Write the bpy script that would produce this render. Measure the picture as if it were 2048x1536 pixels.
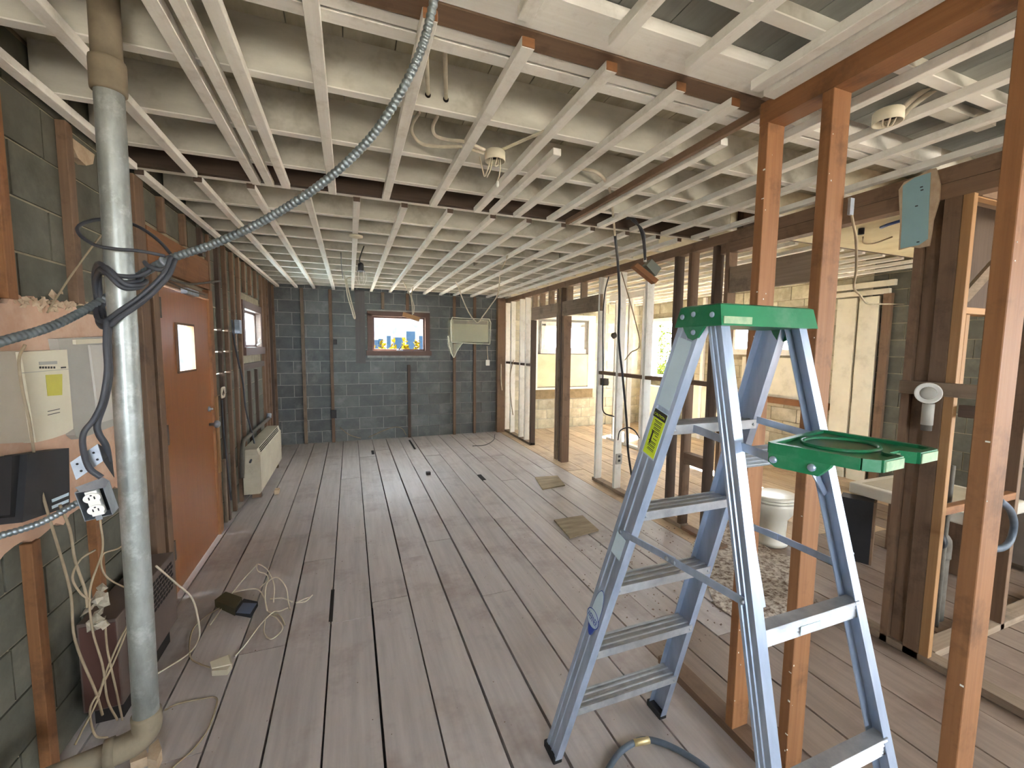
import bpy, bmesh, math, random
from mathutils import Vector, Matrix
random.seed(7)
for o in list(bpy.data.objects):
    bpy.data.objects.remove(o)
sc = bpy.context.scene
COL = sc.collection

# ------------------------------------------------------------------ camera
FPX = 847.37
YAW, PITCH, ROLL = map(math.radians, (20.914, -4.979, -0.585))
CAM = Vector((0.0, 0.0, 1.67))
_f = Vector((math.sin(YAW) * math.cos(PITCH), math.cos(YAW) * math.cos(PITCH), math.sin(PITCH)))
_r = Vector((math.cos(YAW), -math.sin(YAW), 0))
_d = _f.cross(_r)
_r2 = _r * math.cos(ROLL) + _d * math.sin(ROLL)
_d2 = -_r * math.sin(ROLL) + _d * math.cos(ROLL)
cam_data = bpy.data.cameras.new('camera')
cam_data.sensor_width = 36
cam_data.lens = FPX / 2048 * 36
cam_data.clip_start = 0.02
cam = bpy.data.objects.new('camera', cam_data)
COL.objects.link(cam)
_m = Matrix((_r2, -_d2, -_f)).transposed().to_4x4()
_m.translation = CAM
cam.matrix_world = _m
sc.camera = cam

# ------------------------------------------------------------------ world, sun, exposure
w = bpy.data.worlds.new('sky')
sc.world = w
w.use_nodes = True
bg = w.node_tree.nodes['Background']
bg.inputs[0].default_value = (0.84, 0.92, 1.0, 1)
bg.inputs[1].default_value = 11.0
sun_d = bpy.data.lights.new('sun', 'SUN')
sun_d.energy = 80.0
sun_d.angle = math.radians(1.0)
sun_d.color = (1.0, 0.96, 0.90)
sun = bpy.data.objects.new('sun', sun_d)
COL.objects.link(sun)
sun.rotation_euler = Vector((-0.62, -0.24, -0.75)).to_track_quat('-Z', 'Y').to_euler()
vs = sc.view_settings
vs.view_transform = 'Standard'
vs.look = 'None'
vs.gamma = 1
vs.use_curve_mapping = False
vs.exposure = 2.1


# ------------------------------------------------------------------ pixel helpers (2048x1536) -> real points


def ray(px, py):
    return _r2 * ((px - 1024) / FPX) + _d2 * ((py - 768) / FPX) + _f


def PX(px, py, X):
    d = ray(px, py)
    return CAM + d * (X / d.x)


def PY(px, py, Y):
    d = ray(px, py)
    return CAM + d * (Y / d.y)


def PZ(px, py, Z):
    d = ray(px, py)
    return CAM + d * ((Z - CAM.z) / d.z)


# ------------------------------------------------------------------ materials
def lin(c):
    return tuple((x / 255 / 12.92 if x / 255 <= 0.04045 else ((x / 255 + 0.055) / 1.055) ** 2.4) for x in c)


def mat(name, c1, c2=None, scale=(6, 6, 6), rough=0.75, metal=0.0, rnd=0.0, bump=0.0, detail=6, c3=None, c3amt=0.5, c3scale=3.0, emit=0, spec=0.4, bias=0.5, alpha=1.0, soft=0.22):
    m = bpy.data.materials.new(name)
    m.use_nodes = True
    nt = m.node_tree
    N, L = nt.nodes, nt.links
    p = N['Principled BSDF']
    p.inputs['Roughness'].default_value = rough
    p.inputs['Metallic'].default_value = metal
    p.inputs['Specular IOR Level'].default_value = spec
    a = (*lin(c1), 1)
    if c2 is None and rnd == 0:
        p.inputs['Base Color'].default_value = a
    else:
        b = (*lin(c2 or c1), 1)
        tc = N.new('ShaderNodeTexCoord')
        oi = N.new('ShaderNodeObjectInfo')
        add = N.new('ShaderNodeVectorMath')
        add.operation = 'MULTIPLY_ADD'
        L.new(oi.outputs['Random'], add.inputs[0])
        add.inputs[1].default_value = (13.1, 27.7, 41.3)
        L.new(tc.outputs['Object'], add.inputs[2])
        mp = N.new('ShaderNodeMapping')
        mp.inputs['Scale'].default_value = scale
        L.new(add.outputs[0], mp.inputs['Vector'])
        nz = N.new('ShaderNodeTexNoise')
        nz.inputs['Scale'].default_value = 1
        nz.inputs['Detail'].default_value = detail
        nz.inputs['Roughness'].default_value = 0.62
        L.new(mp.outputs[0], nz.inputs['Vector'])
        rp = N.new('ShaderNodeValToRGB')
        rp.color_ramp.elements[0].position = bias - soft
        rp.color_ramp.elements[1].position = bias + soft
        rp.color_ramp.elements[0].color = a
        rp.color_ramp.elements[1].color = b
        L.new(nz.outputs['Fac'], rp.inputs['Fac'])
        out = rp.outputs['Color']
        if c3 is not None:
            n2 = N.new('ShaderNodeTexNoise')
            n2.inputs['Scale'].default_value = c3scale
            n2.inputs['Detail'].default_value = 5
            n2.inputs['Roughness'].default_value = 0.7
            L.new(add.outputs[0], n2.inputs['Vector'])
            r2 = N.new('ShaderNodeValToRGB')
            r2.color_ramp.elements[0].position = 0.52
            r2.color_ramp.elements[1].position = 0.68
            r2.color_ramp.elements[0].color = (0, 0, 0, 1)
            r2.color_ramp.elements[1].color = (c3amt, c3amt, c3amt, 1)
            L.new(n2.outputs['Fac'], r2.inputs['Fac'])
            mx = N.new('ShaderNodeMix')
            mx.data_type = 'RGBA'
            L.new(r2.outputs['Color'], mx.inputs[0])
            L.new(out, mx.inputs[6])
            mx.inputs[7].default_value = (*lin(c3), 1)
            out = mx.outputs[2]
        if rnd:
            hs = N.new('ShaderNodeHueSaturation')
            mr = N.new('ShaderNodeMapRange')
            mr.inputs['To Min'].default_value = 1 - rnd
            mr.inputs['To Max'].default_value = 1 + rnd
            L.new(oi.outputs['Random'], mr.inputs['Value'])
            L.new(mr.outputs[0], hs.inputs['Value'])
            L.new(out, hs.inputs['Color'])
            out = hs.outputs['Color']
        L.new(out, p.inputs['Base Color'])
        if bump:
            bp = N.new('ShaderNodeBump')
            bp.inputs['Strength'].default_value = bump
            bp.inputs['Distance'].default_value = 0.01
            L.new(nz.outputs['Fac'], bp.inputs['Height'])
            L.new(bp.outputs[0], p.inputs['Normal'])
    if emit:
        p.inputs['Emission Color'].default_value = a
        p.inputs['Emission Strength'].default_value = emit
    if alpha < 1:
        p.inputs['Alpha'].default_value = alpha
    return m


def glass(name, tint=(1, 1, 1), gloss=0.08, frost=0.0):
    m = bpy.data.materials.new(name)
    m.use_nodes = True
    nt = m.node_tree
    N, L = nt.nodes, nt.links
    N.remove(N['Principled BSDF'])
    t = N.new('ShaderNodeBsdfTransparent')
    t.inputs[0].default_value = (*tint, 1)
    src = t.outputs[0]
    if frost:
        tl = N.new('ShaderNodeBsdfTranslucent')
        tl.inputs[0].default_value = (*tint, 1)
        mf = N.new('ShaderNodeMixShader')
        mf.inputs[0].default_value = frost
        L.new(src, mf.inputs[1])
        L.new(tl.outputs[0], mf.inputs[2])
        src = mf.outputs[0]
    g = N.new('ShaderNodeBsdfGlossy')
    g.inputs['Roughness'].default_value = 0.02
    mx = N.new('ShaderNodeMixShader')
    mx.inputs[0].default_value = gloss
    L.new(src, mx.inputs[1])
    L.new(g.outputs[0], mx.inputs[2])
    L.new(mx.outputs[0], N['Material Output'].inputs[0])
    return m


def wood(name, c1, c2, axis, **k):
    s = [60, 60, 60]
    s['xyz'.index(axis)] = 2.2
    k.setdefault('bump', 0.12)
    k.setdefault('rnd', 0.14)
    k.setdefault('soft', 0.32)
    if c1 in (ORANGE[0], BROWN[0], GREYW[0]):
        k.update(c3=tuple(int(v * 0.55) for v in c2), c3amt=0.5, c3scale=5.0)
    return mat(name, c1, c2, tuple(s), **k)


ORANGE = ((150, 104, 66), (122, 80, 48))
BROWN = ((128, 102, 80), (104, 82, 64))
DARKW = ((94, 78, 66), (74, 60, 50))
GREYW = ((150, 132, 112), (118, 100, 82))
W = {}
for ax in 'xyz':
    W['orange_' + ax] = wood('orange_lumber_' + ax, *ORANGE, ax, rough=0.65)
    W['brown_' + ax] = wood('brown_lumber_' + ax, *BROWN, ax, rough=0.7)
    W['dark_' + ax] = wood('dark_lumber_' + ax, *DARKW, ax, rough=0.75)
    W['grey_' + ax] = wood('greyed_lumber_' + ax, *GREYW, ax, rough=0.75)
    W['white_' + ax] = wood('whitewashed_lumber_' + ax, (242, 239, 232), (228, 224, 214), ax, rough=0.75, bump=0.1, rnd=0.06, c3=(170, 158, 136), c3amt=0.3, c3scale=9)
    W['dusk_' + ax] = wood('dusty_dark_board_' + ax, (112, 106, 102), (92, 88, 86), ax, rough=0.8)
    W['pale_' + ax] = wood('pale_pine_' + ax, (170, 130, 88), (142, 104, 66), ax, rough=0.65)
M_JOIST = mat('dusty_white_joist', (214, 210, 198), (184, 180, 166), (3, 9, 9), rough=0.85, rnd=0.08, bump=0.05, c3=(120, 112, 84), c3amt=0.45, c3scale=2.6)
M_JEDGE = mat('lit_edge_white', (244, 241, 234), (230, 226, 216), (4, 12, 12), rough=0.8)  # joist undersides: light caught from the floor, put into a whiter colour
M_JOISTW = mat('sunlit_joist', (236, 228, 204), (214, 204, 176), (3, 9, 9), rough=0.85, rnd=0.06, c3=(160, 146, 110), c3amt=0.35, c3scale=2.6)  # brighter joist copy: bounced sunlight of the right room put into the colour
M_DECK = mat('grey_deck_board', (150, 151, 144), (126, 127, 120), (20, 2, 10), rough=0.85, rnd=0.12)
M_DECKW = mat('whitewashed_deck_board', (196, 190, 170), (160, 152, 128), (14, 2, 10), rough=0.85, rnd=0.1)
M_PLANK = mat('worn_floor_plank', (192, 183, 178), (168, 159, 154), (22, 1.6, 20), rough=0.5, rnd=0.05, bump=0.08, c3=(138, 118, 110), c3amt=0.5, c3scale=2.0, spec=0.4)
M_PLANKW = mat('sunny_floor_plank', (212, 188, 156), (180, 154, 124), (26, 1.6, 20), rough=0.6, rnd=0.1, bump=0.12, c3=(120, 96, 78), c3amt=0.45, c3scale=2.4)  # lightened planks: right-room sunlight put into the colour
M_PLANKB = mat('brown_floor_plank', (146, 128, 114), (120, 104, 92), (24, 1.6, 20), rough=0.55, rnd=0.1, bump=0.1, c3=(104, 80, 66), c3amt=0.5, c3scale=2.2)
M_PATCH = mat('rough_mortar_bed', (206, 196, 182), (104, 84, 70), (34, 34, 34), rough=0.95, bump=0.8, bias=0.52, soft=0.12)
M_GAP = mat('dark_gap', (26, 22, 20), (40, 34, 30), rough=0.95)
M_CMU = mat('dark_concrete_block', (92, 95, 95), (114, 116, 114), (7, 7, 7), rough=0.85, rnd=0.15, bump=0.3, c3=(156, 156, 152), c3amt=0.42, c3scale=3.0)
M_CMUL = mat('olive_concrete_block', (84, 84, 72), (108, 106, 94), (7, 7, 7), rough=0.9, rnd=0.14, bump=0.35, c3=(140, 136, 120), c3amt=0.3, c3scale=3.0)
M_CMUR = mat('pale_concrete_block', (196, 188, 162), (160, 152, 130), (7, 7, 7), rough=0.9, rnd=0.16, bump=0.35, c3=(222, 216, 196), c3amt=0.6, c3scale=2.6)
M_MORTAR = mat('pale_mortar', (182, 180, 172), (144, 142, 134), (9, 9, 9), rough=0.95, bump=0.3)
M_MORTARL = mat('olive_mortar', (166, 156, 132), (128, 119, 98), (9, 9, 9), rough=0.95, bump=0.3)
M_PINK = mat('pink_plaster', (208, 172, 146), (188, 150, 124), (5, 5, 5), rough=0.85, bump=0.1, c3=(226, 206, 184), c3amt=0.35)
M_ALU = mat('brushed_aluminium', (182, 196, 218), (158, 174, 198), (30, 30, 4), rough=0.38, metal=0.55, bump=0.03)  # blue tint is reflected sky put into the base colour
M_ALUD = mat('worn_aluminium', (186, 188, 190), (152, 156, 162), (20, 20, 20), rough=0.45, metal=0.6)
M_GREEN = mat('green_plastic', (26, 128, 84), (20, 108, 70), (4, 4, 4), rough=0.38, c3=(90, 140, 112), c3amt=0.5, c3scale=9, spec=0.5)
M_GREENW = mat('worn_green_edge', (172, 186, 150), (116, 156, 122), (30, 30, 30), rough=0.6)
M_BLACK = mat('black_rubber', (30, 30, 31), rough=0.6)
M_GALV = mat('galvanised_pipe', (176, 180, 176), (138, 142, 136), (26, 26, 9), rough=0.42, metal=0.55, c3=(206, 210, 208), c3amt=0.5, c3scale=18)
M_GALVD = mat('dusty_pipe_fitting', (132, 120, 100), (104, 94, 77), (10, 10, 10), rough=0.75)
M_FLEX = mat('steel_flex_conduit', (150, 160, 164), (118, 126, 130), (20, 20, 20), rough=0.38, metal=0.7)
M_CABLE_D = mat('dark_grey_cable', (70, 72, 78), (52, 54, 58), (8, 8, 8), rough=0.5)
M_CABLE_W = mat('dusty_white_cable', (222, 212, 192), (190, 178, 154), (12, 12, 12), rough=0.6)
M_CABLE_T = mat('dusty_tan_cable', (178, 160, 132), (140, 124, 100), (12, 12, 12), rough=0.7)
M_STEEL = mat('galvanised_box_steel', (170, 176, 184), (138, 146, 156), (20, 20, 20), rough=0.4, metal=0.6)
M_BLKP = mat('black_plastic', (34, 34, 36), (44, 44, 46), (10, 10, 10), rough=0.5)
M_CREAM = mat('cream_plastic', (222, 214, 190), (210, 200, 176), (3, 3, 3), rough=0.5)
M_WHITE = mat('white_plastic', (236, 234, 226), rough=0.4)
M_GREYBOX = mat('grey_painted_steel', (176, 172, 162), (160, 156, 146), (3, 3, 3), rough=0.5)
M_YEL = mat('yellow_note_paper', (206, 196, 92), (188, 178, 80), (6, 6, 6), rough=0.8)
M_DKTXT = mat('dark_print', (52, 48, 46), rough=0.7)
M_DOOR = wood('varnished_door_veneer', (168, 108, 62), (144, 88, 48), 'z', rough=0.3, bump=0.02, rnd=0, spec=0.6)
M_REDW = wood('red_brown_window_frame', (106, 80, 68), (84, 62, 54), 'x', rough=0.5, rnd=0.05)
M_GLASS = glass('window_glass')
M_FROST = glass('frosted_glass', (0.86, 0.97, 1.0), 0.05, 0.75)
M_PLASTIC_FILM = mat('translucent_plastic_film', (228, 228, 206), (206, 206, 182), (9, 9, 9), rough=0.35, alpha=0.28, spec=0.6)
M_BLUEDRY = mat('pale_blue_painted_drywall', (150, 184, 190), (140, 174, 182), (4, 4, 4), rough=0.7)
M_GYP = mat('torn_gypsum_paper', (206, 186, 158), (176, 150, 122), (18, 18, 18), rough=0.9, bump=0.3)
M_PORC = mat('white_porcelain', (226, 222, 210), (212, 206, 190), (4, 4, 4), rough=0.3, spec=0.6)
M_SPEAK = mat('black_vinyl', (24, 24, 26), (34, 34, 36), (9, 9, 9), rough=0.55)
M_CONV = mat('cream_enamel', (198, 188, 166), (178, 168, 146), (4, 4, 4), rough=0.5, c3=(140, 124, 100), c3amt=0.3)
M_CONVD = mat('grey_enamel', (138, 128, 118), (118, 108, 98), (4, 4, 4), rough=0.55)
M_IRON = mat('dusty_cast_iron', (104, 98, 88), (78, 72, 64), (12, 12, 12), rough=0.8, bump=0.2)
M_HOSE = mat('blue_grey_hose', (92, 104, 116), (74, 84, 96), (20, 20, 20), rough=0.5)
M_BRASS = mat('pale_brass', (206, 186, 140), rough=0.4, metal=0.6)
M_PLY = mat('weathered_plywood', (172, 156, 128), (132, 116, 92), (4, 22, 10), rough=0.8, rnd=0.1)
M_YLABEL = mat('yellow_label', (214, 236, 52), rough=0.5)
M_WLABEL = mat('white_label', (206, 226, 238), (190, 212, 226), (9, 9, 9), rough=0.5)
M_BLUE = mat('blue_print', (34, 66, 160), rough=0.5)
M_DEBRIS = mat('dust_debris', (150, 132, 116), (110, 92, 80), (40, 40, 40), rough=0.95)
M_CEILP = mat('cream_ceiling_panel', (240, 232, 200), (214, 204, 168), (2, 2, 2), rough=0.8, c3=(170, 156, 120), c3amt=0.3)
M_WPANEL = mat('white_painted_panel', (232, 226, 206), (214, 208, 188), (3, 3, 3), rough=0.6, c3=(176, 168, 146), c3amt=0.35)
M_BROWNP = mat('cream_paper_board', (232, 216, 178), (216, 196, 156), (5, 5, 5), rough=0.85)
M_PEXB = mat('blue_pipe_plastic', (40, 70, 130), rough=0.4)
M_BULB = glass('bulb_plastic', (0.95, 0.95, 0.93), 0.2)
M_STUCCO = mat('pale_stone_facade', (70, 73, 79), (50, 53, 59), (3, 3, 3), rough=0.9, bump=0.3, spec=0.0)
M_HEDGE = mat('hedge_leaf', (52, 58, 12), (32, 42, 9), (9, 9, 9), rough=0.7, rnd=0.25, spec=0.0)
M_SHRUBY = mat('yellow_shrub_leaf', (66, 52, 4), (52, 42, 4), (9, 9, 9), rough=0.7, rnd=0.2, spec=0.0)
M_GROUND = mat('gravel_ground', (150, 144, 134), (126, 120, 110), (2, 2, 2), rough=0.95)
M_BPOST = mat('blue_grey_post', (22, 34, 46), (17, 28, 39), (2, 2, 2), rough=0.6, spec=0.0)

# ------------------------------------------------------------------ object helpers
WLOC = {}


def tag(o, label=None, cat=None, group=None, kind=None):
    if label:
        o['label'] = label
    if cat:
        o['category'] = cat
    if group:
        o['group'] = group
    if kind:
        o['kind'] = kind
    return o


def place(o, wloc, parent):
    COL.objects.link(o)
    WLOC[o.name] = Vector(wloc)
    if parent is not None:
        o.parent = parent
        o.location = Vector(wloc) - WLOC[parent.name]
    else:
        o.location = wloc
    return o


def empty(name, loc, label, cat, group=None, kind=None):
    o = bpy.data.objects.new(name, None)
    o.empty_display_size = 0.05
    place(o, loc, None)
    return tag(o, label, cat, group, kind)


def mesh(name, verts, faces, m, parent=None, smooth=False, origin=None):
    vs_ = [Vector(v) for v in verts]
    if origin is None:
        lo = Vector([min(v[i] for v in vs_) for i in range(3)])
        hi = Vector([max(v[i] for v in vs_) for i in range(3)])
        origin = (lo + hi) / 2
    origin = Vector(origin)
    me = bpy.data.meshes.new(name)
    me.from_pydata([v - origin for v in vs_], [], faces)
    me.materials.append(m)
    bm = bmesh.new()
    bm.from_mesh(me)
    bmesh.ops.recalc_face_normals(bm, faces=bm.faces)
    bm.to_mesh(me)
    bm.free()
    if smooth:
        for p in me.polygons:
            p.use_smooth = True
    me.update()
    return place(bpy.data.objects.new(name, me), origin, parent)


BF = [(0, 1, 3, 2), (4, 6, 7, 5), (0, 4, 5, 1), (2, 3, 7, 6), (0, 2, 6, 4), (1, 5, 7, 3)]
_boxcache = {}


def boxv(a, b):
    x0, x1 = sorted((a[0], b[0]))
    y0, y1 = sorted((a[1], b[1]))
    z0, z1 = sorted((a[2], b[2]))
    return [Vector((x, y, z)) for x in (x0, x1) for y in (y0, y1) for z in (z0, z1)]


def box(name, a, b, m, parent=None, bev=0.0):
    """axis-aligned box; alike boxes share mesh data"""
    c = (Vector(a) + Vector(b)) / 2
    d = Vector([abs(b[i] - a[i]) for i in range(3)])
    key = (round(d.x, 4), round(d.y, 4), round(d.z, 4), m.name, bev, name)
    me = _boxcache.get(key)
    if me is None:
        me = bpy.data.meshes.new(name)
        bm = bmesh.new()
        h = d / 2
        vv = [bm.verts.new(v) for v in boxv(-h, h)]
        for f in BF:
            bm.faces.new([vv[i] for i in f])
        bmesh.ops.recalc_face_normals(bm, faces=bm.faces)
        if bev:
            bmesh.ops.bevel(bm, geom=bm.edges[:], offset=bev, segments=2 if bev > 0.004 else 1, affect='EDGES', profile=0.6)
        bm.to_mesh(me)
        bm.free()
        me.materials.append(m)
        _boxcache[key] = me
    return place(bpy.data.objects.new(name, me), c, parent)


class MB:
    """collect shapes for one part"""

    def __init__(s):
        s.v, s.f = [], []

    def add(s, verts, faces):
        k = len(s.v)
        s.v += [Vector(v) for v in verts]
        s.f += [tuple(i + k for i in f) for f in faces]
        return s

    def box(s, a, b):
        return s.add(boxv(a, b), BF)

    def bar(s, p, q, wd, hd, up=(0, 0, 1)):
        p, q = Vector(p), Vector(q)
        d = (q - p).normalized()
        up = Vector(up)
        if abs(d.dot(up)) > 0.98:
            up = Vector((0, 1, 0))
        sx = d.cross(up).normalized() * wd / 2
        sy = sx.cross(d).normalized() * hd / 2
        vv = [c + i * sx + j * sy for c in (p, q) for i in (-1, 1) for j in (-1, 1)]
        return s.add(vv, BF)

    def tube(s, pts, r, seg=8, closed=False, cap=True):
        v, f = tubev(pts, r, seg, closed, cap)
        return s.add(v, f)

    def build(s, name, m, parent=None, smooth=False):
        return mesh(name, s.v, s.f, m, parent, smooth)


def bar(name, p, q, wd, hd, m, parent=None, up=(0, 0, 1)):
    return MB().bar(p, q, wd, hd, up).build(name, m, parent)


def spline(pts, sub=8, closed=False):
    P = [Vector(p) for p in pts]
    n = len(P)
    out = []
    rng = range(n) if closed else range(n - 1)
    for i in rng:
        p1, p2 = P[i], P[(i + 1) % n]
        p0 = P[i - 1] if (closed or i > 0) else p1 * 2 - p2
        p3 = P[(i + 2) % n] if (closed or i + 2 < n) else p2 * 2 - p1
        for k in range(sub):
            t = k / sub
            out.append(0.5 * ((2 * p1) + (p2 - p0) * t + (2 * p0 - 5 * p1 + 4 * p2 - p3) * t * t + (3 * p1 - p0 - 3 * p2 + p3) * t ** 3))
    if not closed:
        out.append(P[-1])
    return out


def tubev(pts, r, seg=8, closed=False, cap=True):
    P = [Vector(p) for p in pts]
    n = len(P)
    rr = r if callable(r) else (lambda i: r)
    v, f = [], []
    nrm = None
    for i in range(n):
        if closed:
            d = P[(i + 1) % n] - P[i - 1]
        else:
            d = P[min(i + 1, n - 1)] - P[max(i - 1, 0)]
        d = d.normalized() if d.length > 1e-9 else Vector((0, 0, 1))
        if nrm is None:
            nrm = d.orthogonal().normalized()
        else:
            nrm = nrm - d * nrm.dot(d)
            nrm = nrm.normalized() if nrm.length > 1e-6 else d.orthogonal().normalized()
        b = d.cross(nrm)
        for k in range(seg):
            a = 2 * math.pi * k / seg
            v.append(P[i] + (nrm * math.cos(a) + b * math.sin(a)) * rr(i))
    for i in range(n if closed else n - 1):
        j = (i + 1) % n
        for k in range(seg):
            k2 = (k + 1) % seg
            f.append((i * seg + k, i * seg + k2, j * seg + k2, j * seg + k))
    if cap and not closed:
        f.append(tuple(range(seg))[::-1])
        f.append(tuple(range((n - 1) * seg, n * seg)))
    return v, f


def tube(name, pts, r, m, parent=None, seg=8, sub=6, closed=False):
    P = spline(pts, sub, closed) if sub > 1 else pts
    v, f = tubev(P, r, seg, closed)
    return mesh(name, v, f, m, parent, True)


def ribbed(name, pts, r, m, parent=None, pitch=0.016, amp=0.0028, seg=14):
    P = spline(pts, 40)
    L = [0]
    for a, b in zip(P, P[1:]):
        L.append(L[-1] + (b - a).length)
    tot = L[-1]
    n = int(tot / pitch * 6)
    Q, j = [], 0
    for i in range(n + 1):
        s = tot * i / n
        while j < len(L) - 2 and L[j + 1] < s:
            j += 1
        t = (s - L[j]) / max(L[j + 1] - L[j], 1e-9)
        Q.append(P[j].lerp(P[j + 1], t))
    v, f = tubev(Q, lambda i: r + amp * abs(math.sin(i * math.pi / 6)) - amp * 0.6, seg)
    return mesh(name, v, f, m, parent, True)


def lathe(name, prof, base, axis, m, parent=None, seg=24, smooth=True):
    """prof: list of (radius, distance along axis)"""
    d = Vector(axis).normalized()
    u = d.orthogonal().normalized()
    b = d.cross(u)
    v, f = [], []
    for r, h in prof:
        for k in range(seg):
            a = 2 * math.pi * k / seg
            v.append(Vector(base) + d * h + (u * math.cos(a) + b * math.sin(a)) * max(r, 0.0004))
    for i in range(len(prof) - 1):
        for k in range(seg):
            k2 = (k + 1) % seg
            f.append((i * seg + k, i * seg + k2, (i + 1) * seg + k2, (i + 1) * seg + k))
    f.append(tuple(range(seg))[::-1])
    f.append(tuple(range((len(prof) - 1) * seg, len(prof) * seg)))
    return mesh(name, v, f, m, parent, smooth)


def prism(name, poly, off, m, parent=None):
    """extrude a closed 3-D polygon by vector off"""
    off = Vector(off)
    n = len(poly)
    v = [Vector(p) for p in poly] + [Vector(p) + off for p in poly]
    f = [tuple(range(n))[::-1], tuple(range(n, 2 * n))] + [(i, (i + 1) % n, n + (i + 1) % n, n + i) for i in range(n)]
    return mesh(name, v, f, m, parent)


def text(name, s, size, org, ux, uy, m, parent=None, lift=0.0006, width=None):
    cu = bpy.data.curves.new(name + '_curve', 'FONT')
    cu.body = s
    cu.size = size
    cu.align_x = 'CENTER'
    cu.align_y = 'CENTER'
    cu.extrude = 0.0002
    to = bpy.data.objects.new(name + '_tmp', cu)
    COL.objects.link(to)
    dg = bpy.context.evaluated_depsgraph_get()
    me = bpy.data.meshes.new_from_object(to.evaluated_get(dg))
    bpy.data.objects.remove(to)
    ux, uy = Vector(ux).normalized(), Vector(uy).normalized()
    n = ux.cross(uy)
    k = 1.0
    if width:
        xs = [v.co.x for v in me.vertices]
        k = width / max(max(xs) - min(xs), 1e-6)
    v = [Vector(org) + ux * p.co.x * k + uy * p.co.y + n * (p.co.z + lift) for p in me.vertices]
    f = [tuple(p.vertices) for p in me.polygons]
    bpy.data.meshes.remove(me)
    return mesh(name, v, f, m, parent)


def rect_sub(rects, hole):
    out = []
    a0, b0, a1, b1 = hole
    for (x0, y0, x1, y1) in rects:
        if x1 <= a0 or x0 >= a1 or y1 <= b0 or y0 >= b1:
            out.append((x0, y0, x1, y1))
            continue
        if x0 < a0:
            out.append((x0, y0, a0, y1))
        if x1 > a1:
            out.append((a1, y0, x1, y1))
        xa, xb = max(x0, a0), min(x1, a1)
        if y0 < b0:
            out.append((xa, y0, xb, b0))
        if y1 > b1:
            out.append((xa, b1, xb, y1))
    return out


def wall(name, axis, face, thick, u0, u1, z0, z1, holes, mback, label):
    """solid backing of a wall; axis 'x' = plane X const, 'y' = plane Y const"""
    rs = [(u0, z0, u1, z1)]
    for h in holes:
        rs = rect_sub(rs, h)
    mb = MB()
    for (a, c, b, d) in rs:
        if axis == 'x':
            mb.box((face, a, c), (face + thick, b, d))
        else:
            mb.box((a, face, c), (b, face + thick, d))
    o = mb.build(name, mback)
    return tag(o, label, 'wall', kind='structure')


def blocks(parent, axis, face, out, u0, u1, z0, z1, holes, m, phase=0.0):
    H, Lb, g = 0.2, 0.405, 0.005
    r = int(math.floor(z0 / H))
    while r * H < z1:
        za, zb = max(r * H + g, z0), min((r + 1) * H - g, z1)
        x = u0 - ((u0 + phase) % Lb) - (Lb / 2 if r % 2 else 0)
        while x < u1:
            a, b = max(x + g, u0), min(x + Lb - g, u1)
            x += Lb
            if b - a < 0.03 or zb - za < 0.03:
                continue
            rs = [(a, za, b, zb)]
            for h in holes:
                rs = rect_sub(rs, h)
            for (p, q, s, t) in rs:
                if s - p < 0.025 or t - q < 0.025:
                    continue
                dpt = random.choice((0.007, 0.008, 0.009, 0.010))
                if axis == 'x':
                    box('block', (face - 0.02 * out, p, q), (face + dpt * out, s, t), m, parent)
                else:
                    box('block', (p, face - 0.02 * out, q), (s, face + dpt * out, t), m, parent)
        r += 1


# ================================================================== SETTING
XL, YB, XR, YR = -1.14, 7.86, 6.10, -2.4
XA, XB = 2.84, 1.50
ZS, ZJ, ZD = 2.60, 2.634, 2.82
ZN = 2.678       # lower deck over the near end

# ---- floor: dark underlay and planks
floor = box('floor', (XL - 0.2, YR, -0.12), (XR + 0.2, YB + 0.2, -0.04), M_GAP)
tag(floor, 'bare subfloor of long worn grey-brown planks', 'floor', kind='structure')
seams = [-1.14, -1.07, -0.835, -0.60, -0.37, -0.142, 0.096, 0.332, 0.568, 0.79, 1.02, 1.275, 1.52, 1.74, 1.97, 2.20, 2.45, 2.72, 2.985, 3.235, 3.475, 3.715, 3.965, 4.21, 4.45, 4.69, 4.93, 5.17, 5.41, 5.65, 5.89, 6.12]
ends = {-0.37: [3.49, 6.3], -0.142: [2.64, 5.6], 0.096: [2.78, 6.62], 0.332: [3.3, 7.0], 0.568: [3.52, 1.2], 0.79: [2.60, 5.9], 1.02: [3.1, 6.4], 1.275: [3.8], 1.52: [2.9, 1.0], 1.74: [2.6, 5.4], 1.97: [3.05, 6.2]}
rp = random.Random(3)
for i in range(len(seams) - 1):
    a, b = seams[i], seams[i + 1]
    cuts = sorted([rp.uniform(1.7, 2.2), rp.uniform(4.2, 6.5)] if 1.5 < a < 2.8 else ends.get(a, [rp.uniform(2.3, 3.1) if a > 2.8 else rp.uniform(0.6, 2.6), rp.uniform(3.6, 6.8)]))
    ys = [YR] + cuts + [YB]
    for y0, y1 in zip(ys, ys[1:]):
        gl = 0.003 + rp.choice((0, 0.001, 0.002, 0.004)) + {0.568: 0.005, 1.02: 0.004, 0.79: 0.003, 1.97: 0.004, 0.332: 0.002}.get(a, 0)
        gr = 0.003 + rp.choice((0, 0.001, 0.002))
        segs = [(y0 + 0.002, y1 - 0.002)]
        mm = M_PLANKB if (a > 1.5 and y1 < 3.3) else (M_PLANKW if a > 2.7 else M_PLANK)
        for (s, t) in segs:
            box('plank', (a + gl, s, -0.04), (b - gr, t, rp.choice((0.0, -0.001, -0.002, 0.001))), mm, floor)
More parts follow.
